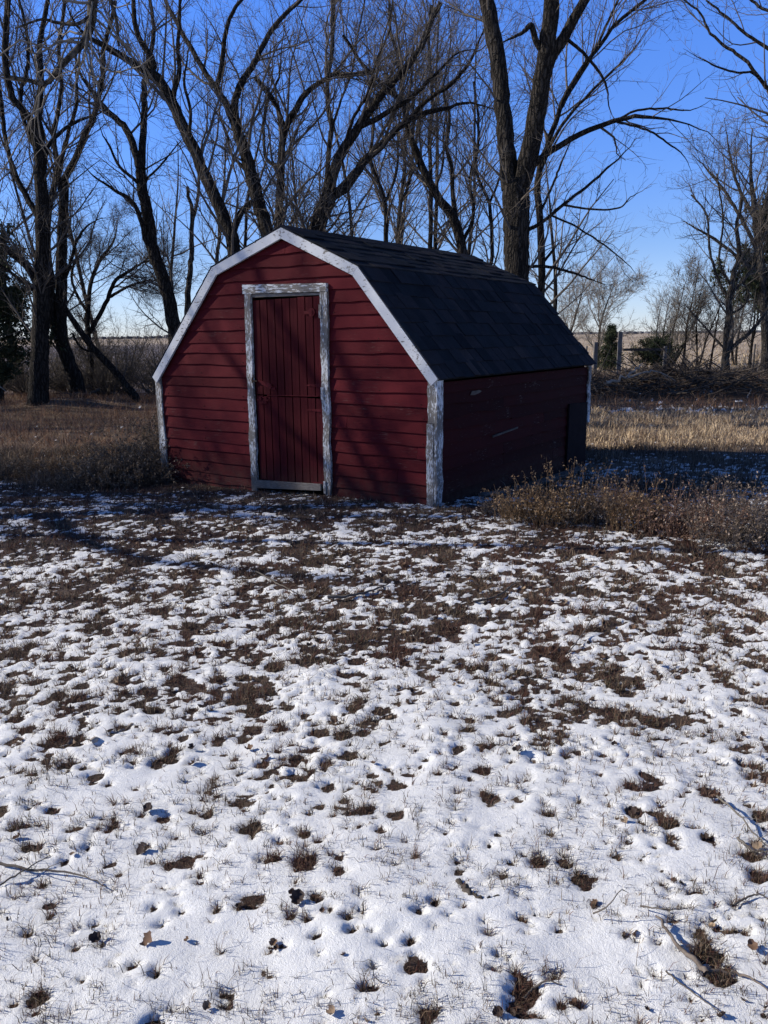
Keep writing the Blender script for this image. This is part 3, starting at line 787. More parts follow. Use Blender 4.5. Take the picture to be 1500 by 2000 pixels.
traced_tree('arching_tree', 'long trunk arching to the upper left from behind the left roof break', 17, [
    ([(462, 560), (457, 493), (447, 450), (427, 400), (400, 343), (377, 287), (353, 240), (337, 200), (313, 160), (293, 143)], 26, 17),
    ([(293, 143), (260, 123), (227, 103), (200, 87), (180, 77), (150, 50), (130, 10)], 14, 6),
    ([(298, 146), (297, 117), (273, 77), (263, 43), (260, 0), (255, -40)], 13, 6),
    ([(337, 190), (350, 140), (347, 93), (350, 50), (352, -10)], 11, 5),
    ([(456, 450), (470, 417), (490, 395), (510, 380)], 14, 9),
    ([(392, 330), (372, 262), (372, 215), (360, 165), (366, 110), (380, 40)], 8, 4)], 14, dens=.9)
traced_tree('spreading_tree', 'trunk rising left from behind the shed peak with four long upright limbs', 18, [
    ([(540, 520), (521, 452), (503, 390), (490, 337), (474, 286), (466, 262)], 28, 20),
    ([(466, 264), (447, 217), (430, 187), (420, 168), (407, 153), (377, 100), (353, 60), (327, 10), (310, -30)], 15, 6),
    ([(422, 172), (433, 127), (440, 67), (453, 27), (478, -10)], 11, 6),
    ([(468, 268), (458, 210), (472, 161), (494, 128), (516, 84), (542, 44), (590, -4)], 15, 7),
    ([(497, 150), (520, 175), (540, 205), (554, 236)], 7, 7),
    ([(492, 345), (470, 322), (452, 300), (440, 255), (420, 215), (400, 190)], 7, 3)], 15, dens=.9)
traced_tree('upright_tree', 'narrow upright trunk directly above the shed peak bending right at its top', 21, [
    ([(542, 520), (545, 440), (547, 367), (549, 312), (554, 264), (575, 220), (593, 187), (626, 161), (655, 147), (707, 145), (750, 130)], 18, 5),
    ([(556, 250), (542, 213), (523, 187), (500, 160)], 8, 3),
    ([(549, 330), (520, 310), (515, 260), (522, 200), (545, 150), (550, 90), (560, 20)], 7, 4)], 16, dens=.9)
traced_tree('slender_tree', 'slender wavy pole-like tree between the peak trunk and the big V fork', 24, [
    ([(630, 520), (630, 450), (637, 348), (644, 286), (648, 249), (640, 205), (642, 147), (650, 92), (652, 18), (655, -30)], 11, 7),
    ([(645, 260), (665, 200), (690, 130), (700, 60), (715, -10)], 5, 3)], 17, dens=1.0)
traced_tree('forked_tree', 'stout trunk behind the ridge splitting in a wide V that leans far right', 18.5, [
    ([(590, 540), (604, 490), (617, 451), (632, 410), (646, 378)], 31, 26),
    ([(641, 385), (651, 341), (670, 293), (692, 264), (707, 235), (736, 198), (769, 158), (802, 121), (828, 81), (839, 48), (861, 5)], 20, 8),
    ([(652, 380), (672, 368), (690, 343), (714, 312), (743, 286), (769, 260), (798, 235), (835, 220), (872, 212), (908, 201), (940, 206), (975, 216)], 20, 6),
    ([(700, 248), (728, 236), (762, 216), (802, 191), (846, 150), (890, 106), (934, 95)], 11, 4),
    ([(800, 232), (835, 195), (880, 165), (915, 125), (940, 70), (960, 20)], 9, 4),
    ([(672, 292), (690, 230), (720, 180), (735, 120), (760, 60), (768, -10)], 7, 3)], 18, dens=1.05)
traced_tree('curved_tree', 'trunk sweeping up to the left from behind the middle of the roof ridge', 20, [
    ([(908, 560), (902, 490), (886, 425), (857, 389), (835, 348), (817, 304), (802, 268), (791, 235), (790, 205), (758, 176), (707, 125), (670, 70)], 20, 5),
    ([(790, 208), (776, 110), (762, 55), (760, -10)], 7, 4),
    ([(892, 440), (884, 380), (883, 330), (872, 293), (878, 230), (865, 170), (880, 90), (875, 10)], 9, 4),
    ([(905, 470), (925, 420), (918, 350), (935, 280), (925, 210)], 7, 4)], 19, dens=1.0)
for i, (lab, pts, w0, D_) in enumerate([
    ('thin crooked tree behind the ridge, leftmost of the clump right of the V fork', [(757, 540), (754, 477), (752, 396), (736, 348), (723, 310), (730, 250), (718, 180)], 10, 25),
    ('thin straight tree in the clump behind the ridge, right beside the crooked one', [(778, 540), (775, 477), (782, 400), (790, 330), (793, 260), (800, 180), (808, 90)], 9, 26),
    ('thin pole tree standing alone between the ridge clump and the sweeping trunk', [(838, 560), (840, 488), (842, 385), (839, 275), (845, 190), (838, 100), (842, 10)], 9, 27),
    ('thin dark tree close against the left side of the double trunk', [(955, 560), (962, 480), (955, 400), (930, 330), (935, 250), (925, 160)], 8, 24)]):
    traced_tree('thin_tree', lab, D_, [(pts, w0, w0 * .5), ([pts[2], (pts[2][0] + 22, pts[2][1] - 60), (pts[2][0] + 26, pts[2][1] - 140), (pts[2][0] + 40, pts[2][1] - 220)], w0 * .6, w0 * .3)], 30 + i, dens=.9, group='thin bare trees beyond the roof')
traced_tree('double_trunk_tree', 'largest tree with a double trunk rising behind the right end of the roof', 15, [
    ([(1012, 620), (1009, 532), (1008, 470), (1008, 410), (1005, 355)], 40, 46),
    ([(996, 370), (990, 293), (983, 220), (976, 147), (965, 73), (952, 10), (940, -50)], 31, 23),
    ([(1014, 370), (1031, 312), (1049, 220), (1060, 147), (1068, 92), (1075, 37), (1080, -40)], 35, 23),
    ([(1066, 135), (1080, 105), (1097, 81), (1115, 48), (1133, 15), (1160, -30)], 22, 14),
    ([(1058, 100), (1046, 78), (1037, 50), (1020, 64), (979, 84)], 11, 9),
    ([(1030, 335), (1053, 312), (1086, 290), (1122, 268), (1163, 249), (1203, 235), (1243, 227), (1280, 231), (1317, 236), (1372, 253), (1405, 279)], 14, 3),
    ([(1203, 236), (1243, 216), (1298, 212), (1350, 215), (1400, 190)], 5, 2),
    ([(1205, 238), (1262, 253), (1298, 275), (1335, 304), (1353, 341)], 4.5, 2),
    ([(1020, 455), (1060, 433), (1104, 396), (1148, 363), (1185, 330), (1221, 297), (1243, 268)], 8, 3),
    ([(1098, 400), (1150, 408), (1207, 407), (1232, 385), (1273, 363)], 4.5, 2),
    ([(1075, 420), (1120, 440), (1160, 465), (1195, 490), (1230, 520), (1245, 540)], 4, 2),
    ([(1020, 522), (1071, 521), (1115, 532), (1155, 546), (1185, 557)], 7, 3),
    ([(1100, 70), (1130, 95), (1152, 117), (1174, 147), (1186, 176), (1190, 210), (1202, 238)], 6, 3)], 21, dens=.85, lean=.22, tmin=.3, trop=.06, l1=2.2)
traced_tree('companion_tree', 'slim tree rising just right of the double trunk with limbs sweeping to the upper right', 16.5, [
    ([(1062, 640), (1057, 560), (1055, 440), (1050, 367), (1056, 323), (1071, 286), (1085, 240), (1098, 200), (1126, 147), (1170, 92), (1207, 44), (1270, -10)], 15, 5),
    ([(1092, 216), (1111, 183), (1155, 110), (1185, 48), (1207, 0)], 7, 4),
    ([(1057, 330), (1090, 255), (1140, 195), (1190, 145), (1235, 100), (1262, 60)], 7, 3),
    ([(1055, 520), (1075, 495), (1095, 470)], 6, 4),
    ([(1053, 420), (1080, 360), (1100, 310), (1130, 240)], 5, 3)], 22, dens=1.0)
traced_tree('dead_snag', 'slim dead snag with broken tops between the leaning and arching trunks', 22, [
    ([(368, 740), (366, 600), (372, 525), (375, 480), (375, 417), (367, 365)], 13, 6),
    ([(376, 430), (384, 400), (388, 365), (388, 330)], 8, 5)], 23, dens=.12, lv3=False, l1=.6, mat=BARK2)
traced_tree('leaning_log', 'bare fallen trunk leaning from the twin tree down to the ground at right', 21.5, [
    ([(262, 772), (245, 752), (225, 726), (186, 684), (156, 645), (120, 591)], 15, 9),
    ([(190, 688), (160, 680), (140, 650)], 6, 3)], 24, cat='fallen tree', dens=.7, l1=1.0, group=None)
traced_tree('orchard_tree', 'low spreading twisted tree between the two dark left trunks and the shed', 25, [
    ([(176, 740), (178, 700), (172, 655), (170, 612)], 12, 9),
    ([(171, 620), (177, 555), (195, 510), (222, 470), (230, 430)], 9, 4),
    ([(172, 612), (150, 575), (140, 540), (150, 500), (170, 470)], 7, 3),
    ([(176, 650), (207, 590), (225, 549), (255, 528), (288, 510), (330, 520)], 9, 4),
    ([(215, 580), (250, 560), (290, 548), (325, 552)], 6, 3)], 25, dens=2.3, trop=.0, l1=2.0, l2=.9)
traced_tree('lone_tree', 'lone bare tree with one pale trunk standing right of the brush pile', 26, [
    ([(1417, 752), (1417, 715), (1418, 687), (1422, 630), (1425, 580), (1431, 545), (1443, 495), (1440, 440), (1450, 380)], 17, 5),
    ([(1420, 690), (1443, 667), (1467, 647), (1493, 613), (1515, 580)], 9, 5),
    ([(1418, 684), (1393, 657), (1360, 620), (1340, 597)], 5, 2.5),
    ([(1424, 590), (1400, 540), (1385, 480), (1380, 420), (1350, 380)], 6, 3),
    ([(1425, 575), (1455, 545), (1480, 500), (1500, 440)], 6, 3),
    ([(1428, 560), (1405, 510), (1412, 430), (1400, 340)], 5, 2.5),
    ([(1423, 615), (1450, 600), (1462, 575), (1450, 550)], 4, 2.5)], 26, dens=1.0, mat=BARK2, l1=2.2, l2=1.0)
traced_tree('edge_tree', 'tall bare tree at the right edge, its crown above the lone tree', 30, [
    ([(1496, 740), (1494, 640), (1488, 540), (1478, 450), (1470, 380), (1466, 320), (1470, 250)], 16, 6),
    ([(1484, 500), (1455, 440), (1420, 380), (1380, 330), (1350, 300)], 8, 3),
    ([(1476, 430), (1440, 360), (1425, 300), (1415, 230)], 7, 3),
    ([(1490, 560), (1450, 510), (1400, 470), (1350, 440), (1330, 430)], 7, 3),
    ([(1480, 460), (1500, 380), (1520, 300), (1530, 200)], 8, 4)], 27, dens=1.0, mat=BARK2)
# overhanging limbs of trees that stand outside the frame
traced_tree('overhanging_tree', 'limbs reaching in from the top right corner, their tree outside the frame', 13, [
    ([(1720, 900), (1700, 600), (1650, 350), (1600, 260)], 34, 16),
    ([(1600, 262), (1540, 205), (1500, 174), (1452, 114), (1419, 92), (1386, 62), (1368, 26), (1331, -5)], 9, 3),
    ([(1505, 176), (1470, 143), (1440, 142), (1400, 130), (1370, 115), (1335, 95)], 5, 2),
    ([(1610, 280), (1560, 150), (1500, 95), (1450, 60), (1410, 25), (1380, 0)], 9, 3),
    ([(1640, 330), (1600, 120), (1540, 40), (1480, 10), (1440, -30)], 9, 4)], 28, dens=.8, group=None)
def near_tree():
    """the tree whose limbs hang into the top left corner; its trunk is left of the frame"""
    global NT
    rg = np.random.default_rng(77)
    root = empty('shade_tree', (-11.2, 6.6, float(base_z(-11.2, 6.6))))
    tag(root, 'pale curling limbs hanging into the top left corner from a near tree', 'tree')
    loc = np.array(root.location)
    L = []
    T = catmull([(-11.2, 6.6, -.3), (-11.1, 6.7, 1.5), (-10.8, 6.9, 3.0), (-11.4, 7.4, 4.6), (-11.1, 7.9, 6.2), (-11.8, 8.6, 8.2)], 28)
    L.append((T, np.linspace(.17, .05, 28)))
    def add(pts, r0, r1): L.append((catmull(pts, 28), np.linspace(r0, r1, 28)))
    # visible ones, at 5.5-6.5 m
    W = lambda px, py, y: tuple(to_world(px, py, y))
    add([(-10.8, 6.9, 3.1), (-8.6, 6.4, 4.6), (-5.6, 6.0, 5.1), W(130, -160, 5.6), W(178, -60, 5.6), W(180, 20, 5.6), W(176, 52, 5.6), W(163, 83, 5.6), W(140, 107, 5.55), W(113, 137, 5.5), W(90, 163, 5.5), W(60, 158, 5.4), W(20, 150, 5.3)], .045, .010)
    add([W(178, 30, 5.6), W(150, 47, 5.5), W(110, 44, 5.5), W(80, 38, 5.4), W(30, 55, 5.3)], .013, .006)
    add([(-11.3, 7.3, 4.4), (-8.2, 7.3, 5.6), (-5.4, 7.2, 5.8), W(150, -120, 7.0), W(200, -40, 7.0), W(225, 30, 7.0), W(232, 90, 7.0)], .04, .010)
    add([(-11.3, 7.5, 4.8), (-12.0, 6.6, 5.6), (-12.8, 6.0, 6.6), (-13.2, 5.6, 7.8)], .075, .03)
    add([(-11.2, 7.7, 5.6), (-10.6, 8.6, 6.9), (-10.2, 9.4, 8.2), (-9.8, 10.2, 9.4)], .055, .02)
    add([(-11.0, 6.8, 2.8), (-12.4, 7.4, 4.4), (-13.2, 8.3, 5.9), (-13.8, 9.0, 7.2)], .08, .03)
    add([(-11.2, 7.9, 6.3), (-12.2, 9.0, 7.2), (-12.8, 9.8, 8.3)], .06, .025)
    for i, (C, rr) in enumerate(L):
        V, Q = tubes(C[None], rr[None], 9 if rr[0] > .05 else 6)
        mesh_np('trunk' if i == 0 else 'limb', V - loc, [Q], BARK2, root, smooth=True)
    # curling twigs
    mains = np.array([c[(np.linspace(0, 27, 24)).astype(int)] for c, _ in L[1:4]]); mr = np.array([r[(np.linspace(0, 27, 24)).astype(int)] for _, r in L[1:4]])
    out = []
    P1, R1 = spawn(mains, mr, 3.0, .35, 1, (30, 80), .3, .95, .45, 9, rg, .30, -.14, 2, .009, rmin=.0025)
    P2, R2 = spawn(P1, R1, 6.0, .15, 1, (25, 70), .5, .35, .6, 6, rg, .32, -.06, 2, .004, rmin=.0018)
    out += [tubes(P1, R1, 4), tubes(P2, R2, 3)]
    m2 = np.array([c[(np.linspace(0, 27, 24)).astype(int)] for c, _ in L]); r2 = np.array([r[(np.linspace(0, 27, 24)).astype(int)] for _, r in L])
    P3, R3 = spawn(m2[[0, 4, 5, 6, 7]], r2[[0, 4, 5, 6, 7]], 1.6, .4, 1, (25, 55), .5, 2.2, .5, 8, rg, .13, .04, 2, .03)
    P4, R4 = spawn(P3, R3, 2.5, .1, 1, (25, 60), .5, .9, .5, 5, rg, .17, .04, 1, .01)
    out += [tubes(P3, R3, 4), tubes(P4, R4, 3)]
    V, Q = join(out); o = mesh_np('crown', V - loc, [Q], TWIG_PALE, root, smooth=True); o['kind'] = 'stuff'; NT += len(Q) * 2
near_tree()

# free-standing trees made from a rule: background growth
def rule_tree(name, label, X, Y, H, r0, seed, stems=1, spread=.5, mat=BARK, twig=TWIG, dens=1.0, l1=.38, low=.25, group=GROUP_TREES, lv3=True, cat='tree', trop=.06, upward=.0):
    global NT
    rg = np.random.default_rng(seed)
    z0 = float(base_z(X, Y)); root = empty(name, (X, Y, z0)); tag(root, label, cat, group); loc = np.array(root.location)
    pos = np.array([[X, Y, z0 - .15]] * stems) + rg.normal(0, .08 * (stems > 1), (stems, 3)) * [1, 1, 0]
    dr = np.stack([rg.normal(0, .10 + .22 * (stems > 1), stems), rg.normal(0, .10 + .22 * (stems > 1), stems), np.ones(stems)], 1); dr /= np.linalg.norm(dr, axis=1, keepdims=True)
    P0, R0 = grow(pos, dr, H * rg.uniform(.85, 1.05, stems), np.full(stems, r0) * rg.uniform(.7, 1, stems), 16, rg, .055, .02, .12)
    for k in range(stems):
        V, Q = tubes(P0[k:k + 1], R0[k:k + 1], 8); mesh_np('trunk', V - loc, [Q], mat, root, smooth=True)
    out = []
    P1, R1 = spawn(P0, R0, 2.4 * dens, low, .98, (30, 58), spread, H * l1, .55, 9, rg, .10, trop + upward, 5)
    P2, R2 = spawn(P1, R1, 3.2 * dens, .15, 1, (25, 55), .5, H * .16, .55, 6, rg, .15, trop, 2, .02, rmin=.005)
    out += [tubes(P1, R1, 4), tubes(P2, R2, 3)]
    if lv3:
        P3, R3 = spawn(P2, R2, 5 * dens, .1, 1, (25, 60), .55, .6, .6, 4, rg, .2, trop * .5, 2, .009, rmin=.0045); out.append(tubes(P3, R3, 2))
    V, Q = join(out); o = mesh_np('crown', V - loc, [Q], twig, root, smooth=True); o['kind'] = 'stuff'; NT += len(Q) * 2
    return root
def at(px, Y): return float(to_world(px, 700, Y)[0])
for i, (x_, y_, h_, lab) in enumerate([
    (-15.5, 9.0, 9.6, 'bare tree outside the left edge whose shadow falls across the shed front'),
    (-19.0, 10.6, 11.4, 'second bare tree outside the left edge, behind the nearer one'),
    (-22.5, 9.0, 13.5, 'bare tree farthest outside the left edge, level with the shed'),
    (-21.5, 16.5, 14, 'bare tree outside the left edge, level with the dry grass'),
    (-27.0, 20.0, 14, 'bare tree far outside the left edge, level with the twin tree'),
    (-19.0, 23.0, 13, 'bare tree just outside the left edge behind the evergreen')]):
    rule_tree('shade_tree', lab, x_, y_, h_, .24, 140 + i, 1 + (i % 2), .5, dens=1.9 if i < 3 else .9, lv3=False, group='bare trees shading the yard from the left', low=.2)
# right-hand hedgerow beyond the brush pile
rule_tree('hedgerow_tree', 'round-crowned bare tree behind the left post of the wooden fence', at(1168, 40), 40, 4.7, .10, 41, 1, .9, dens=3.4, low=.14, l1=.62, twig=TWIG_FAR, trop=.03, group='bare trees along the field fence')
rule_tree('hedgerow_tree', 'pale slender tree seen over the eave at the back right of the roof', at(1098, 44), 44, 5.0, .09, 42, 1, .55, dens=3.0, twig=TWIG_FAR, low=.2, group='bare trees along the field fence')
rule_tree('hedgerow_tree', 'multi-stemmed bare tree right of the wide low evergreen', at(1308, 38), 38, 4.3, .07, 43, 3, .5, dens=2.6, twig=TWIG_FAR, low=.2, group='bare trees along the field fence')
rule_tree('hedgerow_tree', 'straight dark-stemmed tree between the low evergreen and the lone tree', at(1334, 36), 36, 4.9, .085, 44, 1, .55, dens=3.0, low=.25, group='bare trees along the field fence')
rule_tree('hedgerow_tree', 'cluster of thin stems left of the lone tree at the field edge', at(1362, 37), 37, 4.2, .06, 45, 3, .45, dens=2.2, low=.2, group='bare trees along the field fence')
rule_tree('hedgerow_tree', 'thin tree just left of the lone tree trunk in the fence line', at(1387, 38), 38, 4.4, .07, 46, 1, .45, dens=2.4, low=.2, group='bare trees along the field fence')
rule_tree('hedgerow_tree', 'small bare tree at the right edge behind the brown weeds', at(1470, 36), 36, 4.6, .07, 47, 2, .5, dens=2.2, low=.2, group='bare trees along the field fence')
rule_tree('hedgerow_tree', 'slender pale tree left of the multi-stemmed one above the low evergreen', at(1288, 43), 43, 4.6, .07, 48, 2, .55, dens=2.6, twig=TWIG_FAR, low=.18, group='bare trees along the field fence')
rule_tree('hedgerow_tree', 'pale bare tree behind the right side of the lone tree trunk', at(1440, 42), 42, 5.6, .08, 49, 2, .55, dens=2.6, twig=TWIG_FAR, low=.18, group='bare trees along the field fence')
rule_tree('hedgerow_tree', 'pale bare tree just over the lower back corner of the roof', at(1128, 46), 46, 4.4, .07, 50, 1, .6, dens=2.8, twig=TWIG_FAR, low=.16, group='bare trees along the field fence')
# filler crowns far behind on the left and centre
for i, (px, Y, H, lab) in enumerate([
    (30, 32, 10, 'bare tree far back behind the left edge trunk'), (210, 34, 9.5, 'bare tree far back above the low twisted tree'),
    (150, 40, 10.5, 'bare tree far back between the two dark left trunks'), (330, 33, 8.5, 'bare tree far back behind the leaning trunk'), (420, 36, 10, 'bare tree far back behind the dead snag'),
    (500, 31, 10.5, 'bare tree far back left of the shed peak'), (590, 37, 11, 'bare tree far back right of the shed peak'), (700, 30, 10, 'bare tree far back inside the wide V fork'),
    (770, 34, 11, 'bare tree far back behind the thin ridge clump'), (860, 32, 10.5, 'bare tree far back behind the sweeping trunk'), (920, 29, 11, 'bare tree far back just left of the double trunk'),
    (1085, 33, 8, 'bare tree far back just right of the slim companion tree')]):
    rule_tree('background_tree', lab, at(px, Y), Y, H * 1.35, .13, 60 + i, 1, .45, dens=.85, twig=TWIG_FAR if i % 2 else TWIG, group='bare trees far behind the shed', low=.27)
# brushy shrubs on the left
def shrub(name, label, X, Y, H, n, seed, spread=.7, mat=TWIG, group=None, cat='shrub', dens=1.0, r=.012):
    global NT
    rg = np.random.default_rng(seed); z0 = float(base_z(X, Y)); root = empty(name, (X, Y, z0)); tag(root, label, cat, group); loc = np.array(root.location)
    a = rg.uniform(0, 6.28, n); s = rg.uniform(.1, spread, n)
    dr = np.stack([np.cos(a) * s, np.sin(a) * s, np.ones(n)], 1); dr /= np.linalg.norm(dr, axis=1, keepdims=True)
    pos = np.array([[X, Y, z0 - .03]] * n) + np.stack([np.cos(a), np.sin(a), 0 * a], 1) * rg.uniform(0, .18, (n, 1))
    P0, R0 = grow(pos, dr, H * rg.uniform(.6, 1.15, n), np.full(n, r), 9, rg, .10, -.02, .3)
    P1, R1 = spawn(P0, R0, 5 * dens, .15, 1, (20, 55), .4, H * .4, .6, 5, rg, .16, .0, 2, .008, rmin=.003)
    V, Q = tubes(P0, R0, 4); o = mesh_np('stem', V - loc, [Q], mat, root, smooth=True); o['kind'] = 'stuff'
    P2, R2 = spawn(P1, R1, 8 * dens, .15, 1, (20, 60), .5, H * .2, .6, 4, rg, .2, .0, 1, .005, rmin=.0025)
    V, Q = join([tubes(P1, R1, 3), tubes(P2, R2, 2)]); o = mesh_np('branches', V - loc, [Q], mat, root); o['kind'] = 'stuff'; NT += len(Q) * 2
shrub('bare_shrub', 'fan-shaped bare shrub of many stems left of the shed', at(240, 26), 26, 2.7, 34, 91, .9)
shrub('bare_shrub', 'dense bare shrub right beside the left rake of the shed', at(300, 25), 25, 1.9, 40, 92, 1.2)
shrub('bare_shrub', 'low bare thicket behind the leaning fallen trunk', at(200, 28), 28, 1.7, 40, 93, 1.3)
shrub('bare_shrub', 'low tangle between the two dark left trunks', at(112, 27), 27, 1.6, 30, 94, 1.0)
shrub('bare_shrub', 'dark brush filling the gap right of the evergreen at the left edge', at(45, 25), 25, 1.8, 60, 97, 1.5, r=.016, dens=1.3)
shrub('bare_shrub', 'dark brush behind the two left trunks', at(130, 26), 26, 2.0, 60, 98, 1.5, r=.016, dens=1.3)
shrub('bare_shrub', 'dark brush left of the fan-shaped shrub', at(205, 25), 25, 1.8, 60, 99, 1.5, r=.016, dens=1.3)
shrub('bare_shrub', 'dark brush at the far left edge under the evergreen', at(-20, 26), 26, 1.8, 60, 100, 1.5, r=.016, dens=1.3)
shrub('bare_shrub', 'dark brush rising just behind the left eave of the shed', at(325, 27), 27, 2.0, 60, 101, 1.5, r=.016, dens=1.3)
shrub('bare_shrub', 'low bare tangle at the foot of the hedgerow stems', at(1350, 35), 35, 1.1, 30, 95, 1.2)
shrub('bare_shrub', 'low bare tangle at the right edge below the edge tree', at(1478, 33), 33, 1.2, 30, 96, 1.2)

# evergreens: layered sprays of scale leaves on real branches
def evergreen(name, label, X, Y, H, Rb, seed, n1=90, shape='cone', low=.04, leaf=.055, zc=None, gap=1.0):
    global NT
    rg = np.random.default_rng(seed); z0 = float(base_z(X, Y)); root = empty(name, (X, Y, z0)); tag(root, label, 'evergreen', 'dark evergreens'); loc = np.array(root.location)
    T = catmull([(X, Y, z0 - .1), (X + .05, Y, z0 + H * .5), (X, Y, z0 + H)], 14); rr = np.linspace(.02 * H + .02, .01, 14)
    V, Q = tubes(T[None], rr[None], 7); mesh_np('trunk', V - loc, [Q], BARK, root, smooth=True)
    t = rg.uniform(low, .97, n1); a = rg.uniform(0, 6.28, n1)
    prof = (1 - t) ** .75 * 1.05 if shape == 'cone' else np.sqrt(np.clip(1 - (2 * t - .8) ** 2, .05, 1))
    lump = .75 + .45 * np.sin(a * 3 + seed) * np.sin(t * 9 + seed)
    L = Rb * prof * rg.uniform(.65, 1.15, n1) * lump + .08
    dr = np.stack([np.cos(a), np.sin(a), rg.uniform(-.1, .7, n1)], 1); dr /= np.linalg.norm(dr, axis=1, keepdims=True)
    pos = np.array([X, Y, z0]) + np.stack([0 * t, 0 * t, t * H], 1)
    P0, R0 = grow(pos, dr, L, np.full(n1, .016), 7, rg, .10, .05)
    P1, R1 = spawn(P0, R0, 7, .25, 1, (25, 60), .45, .7, .5, 5, rg, .15, .03, 3, .01)
    V, Q = join([tubes(P0, R0, 4), tubes(P1, R1, 2)]); o = mesh_np('branches', V - loc, [Q], TWIG, root); o['kind'] = 'stuff'
    # leaf sprays
    src = P1.reshape(-1, 3); m = 6
    C = np.repeat(src, m, 0) + rg.normal(0, .055, (len(src) * m, 3))
    e1 = rg.normal(0, 1, C.shape); e1[:, 2] += .5; e1 /= np.linalg.norm(e1, axis=1, keepdims=True); e2 = np.cross(e1, rg.normal(0, 1, C.shape)); e2 /= np.linalg.norm(e2, axis=1, keepdims=True)
    s = rg.uniform(.6, 1.3, (len(C), 1)) * leaf
    V = np.stack([C - e2 * s * .3, C + e2 * s * .3, C + e1 * s * 1.5], 1).reshape(-1, 3); Fq = np.arange(len(V)).reshape(-1, 3)
    k = rg.random((len(C), 1)); cc = np.array([.022, .034, .018]) * (1 - k) + np.array([.060, .068, .036]) * k
    o = mesh_np('foliage', V - loc, [Fq], NEEDLE, root, colors=np.repeat(cc, 3, 0)); o['kind'] = 'stuff'; NT += len(Fq)
evergreen('evergreen_tree', 'tall dark evergreen cut by the left edge of the photo', at(-10, 22), 22, 5.6, 2.2, 101, 150, low=.04, leaf=.085)
evergreen('evergreen_tree', 'tall dark evergreen behind the bare crowns at the right edge', at(1500, 31), 31, 8.6, 2.3, 102, 230, low=.28, leaf=.12)
evergreen('evergreen_shrub', 'upright dark evergreen between the two fence posts', at(1192, 36), 36, 2.0, .75, 103, 110, low=.03)
evergreen('evergreen_shrub', 'wide low dark evergreen leaning over the fence rail', at(1278, 36), 36, 1.35, 1.15, 104, 110, 'round', low=.03)

# ------------------------------------------------------------------ fence, brush pile
fence = empty('wooden_fence', (at(1212, 33), 33, 0)); fl = np.array(fence.location)
tag(fence, 'short wooden fence with grey posts and one rail at the edge of the field', 'fence')
def post(px, Y, ptop, wd, name='post', mat=GREYWOOD):
    p = to_world(px, ptop, Y); z0 = float(base_z(p[0], Y)); h = p[2]
    MB().box(p[0] - wd / 2 - fl[0], p[0] + wd / 2 - fl[0], Y - wd / 2 - fl[1], Y + wd / 2 - fl[1], z0 - .1, h).build(name, mat, fence, .01)
post(1212, 33, 648, .15); post(1164, 33.2, 668, .15); post(1146, 33.4, 676, .06); post(1300, 33, 676, .12); post(1475, 34, 672, .06)
a = to_world(1216, 683, 33); b_ = to_world(1297, 684, 33)
MB().box(a[0] - fl[0], b_[0] - fl[0], -.12, -.08, a[2] - .05, a[2] + .05).build('rail', BRUSH, fence)

def brush_pile():
    global NT
    rg = np.random.default_rng(120); n = 900
    root = empty('brush_pile', (8.4, 22.6, float(base_z(8.4, 22.6)))); tag(root, 'long dark heap of cut branches behind the shed on the right', 'brush pile'); loc = np.array(root.location)
    a = rg.uniform(0, 6.28, n); q = np.sqrt(rg.random(n))
    x = 8.2 + q * np.cos(a) * 3.6; y = 22.3 + q * np.sin(a) * 1.6; z = base_z(x, y) + rg.uniform(0, .42, n) * (1 - q * .8)
    dr = np.stack([rg.normal(0, 1, n), rg.normal(0, .6, n), rg.normal(.05, .22, n)], 1); dr /= np.linalg.norm(dr, axis=1, keepdims=True)
    P0, R0 = grow(np.stack([x, y, z], 1), dr, rg.uniform(.4, 1.7, n), rg.uniform(.008, .03, n), 6, rg, .14, -.03, .3)
    P1, R1 = spawn(P0, R0, 3, .2, 1, (25, 60), .5, .6, .5, 4, rg, .2, 0, 1)
    V, Q = join([tubes(P0, R0, 4), tubes(P1, R1, 2)]); o = mesh_np('branches', V - loc, [Q], BRUSH, root, smooth=True); o['kind'] = 'stuff'; NT += len(Q) * 2
brush_pile()
def branch_thing(name, label, P, r0, seed, mat=DEADWOOD, cat='branch', dens=1.5, group=None, kids=True, l1=.6):
    rg = np.random.default_rng(seed); C = catmull(P, 14); C[1:-1] += rg.normal(0, r0 * .5, (12, 3)); rr = np.linspace(r0, r0 * .3, 14)
    V, Q = tubes(C[None], rr[None], 7); root = empty(name, C[0]); tag(root, label, cat, group); loc = np.array(root.location)
    mesh_np('stem', V - loc, [Q], mat, root, smooth=True)
    if kids:
        P1, R1 = spawn(C[None], rr[None], dens, .3, 1, (20, 50), .45, l1, .6, 6, rg, .16, 0, 2, rmin=.0015)
        for k in range(len(P1)):
            V, Q = tubes(P1[k:k + 1], R1[k:k + 1], 5); mesh_np('side_twig', V - loc, [Q], mat, root, smooth=True)
W = to_world
branch_thing('dead_branch', 'long bleached crooked branch on the left front of the brush pile', [W(1182, 747, 20.8), W(1205, 744, 20.9), W(1222, 733, 21), W(1240, 722, 21.1), W(1252, 712, 21.2)], .05, 131, l1=.9)
branch_thing('dead_branch', 'thin bleached branch lying across the top of the brush pile', [W(1225, 737, 20.8), W(1262, 725, 21), W(1290, 728, 21.1), W(1320, 745, 21.2)], .03, 132)
branch_thing('dead_branch', 'thick pale log leaning at the foot of the lone tree', [W(1386, 752, 24), W(1398, 744, 24.2), W(1412, 738, 24.5)], .10, 133, kids=False)
branch_thing('dead_branch', 'darker split log beside the pale one at the lone tree', [W(1383, 745, 24.5), W(1395, 740, 24.6), W(1406, 736, 24.8)], .07, 134, BRUSH, kids=False)
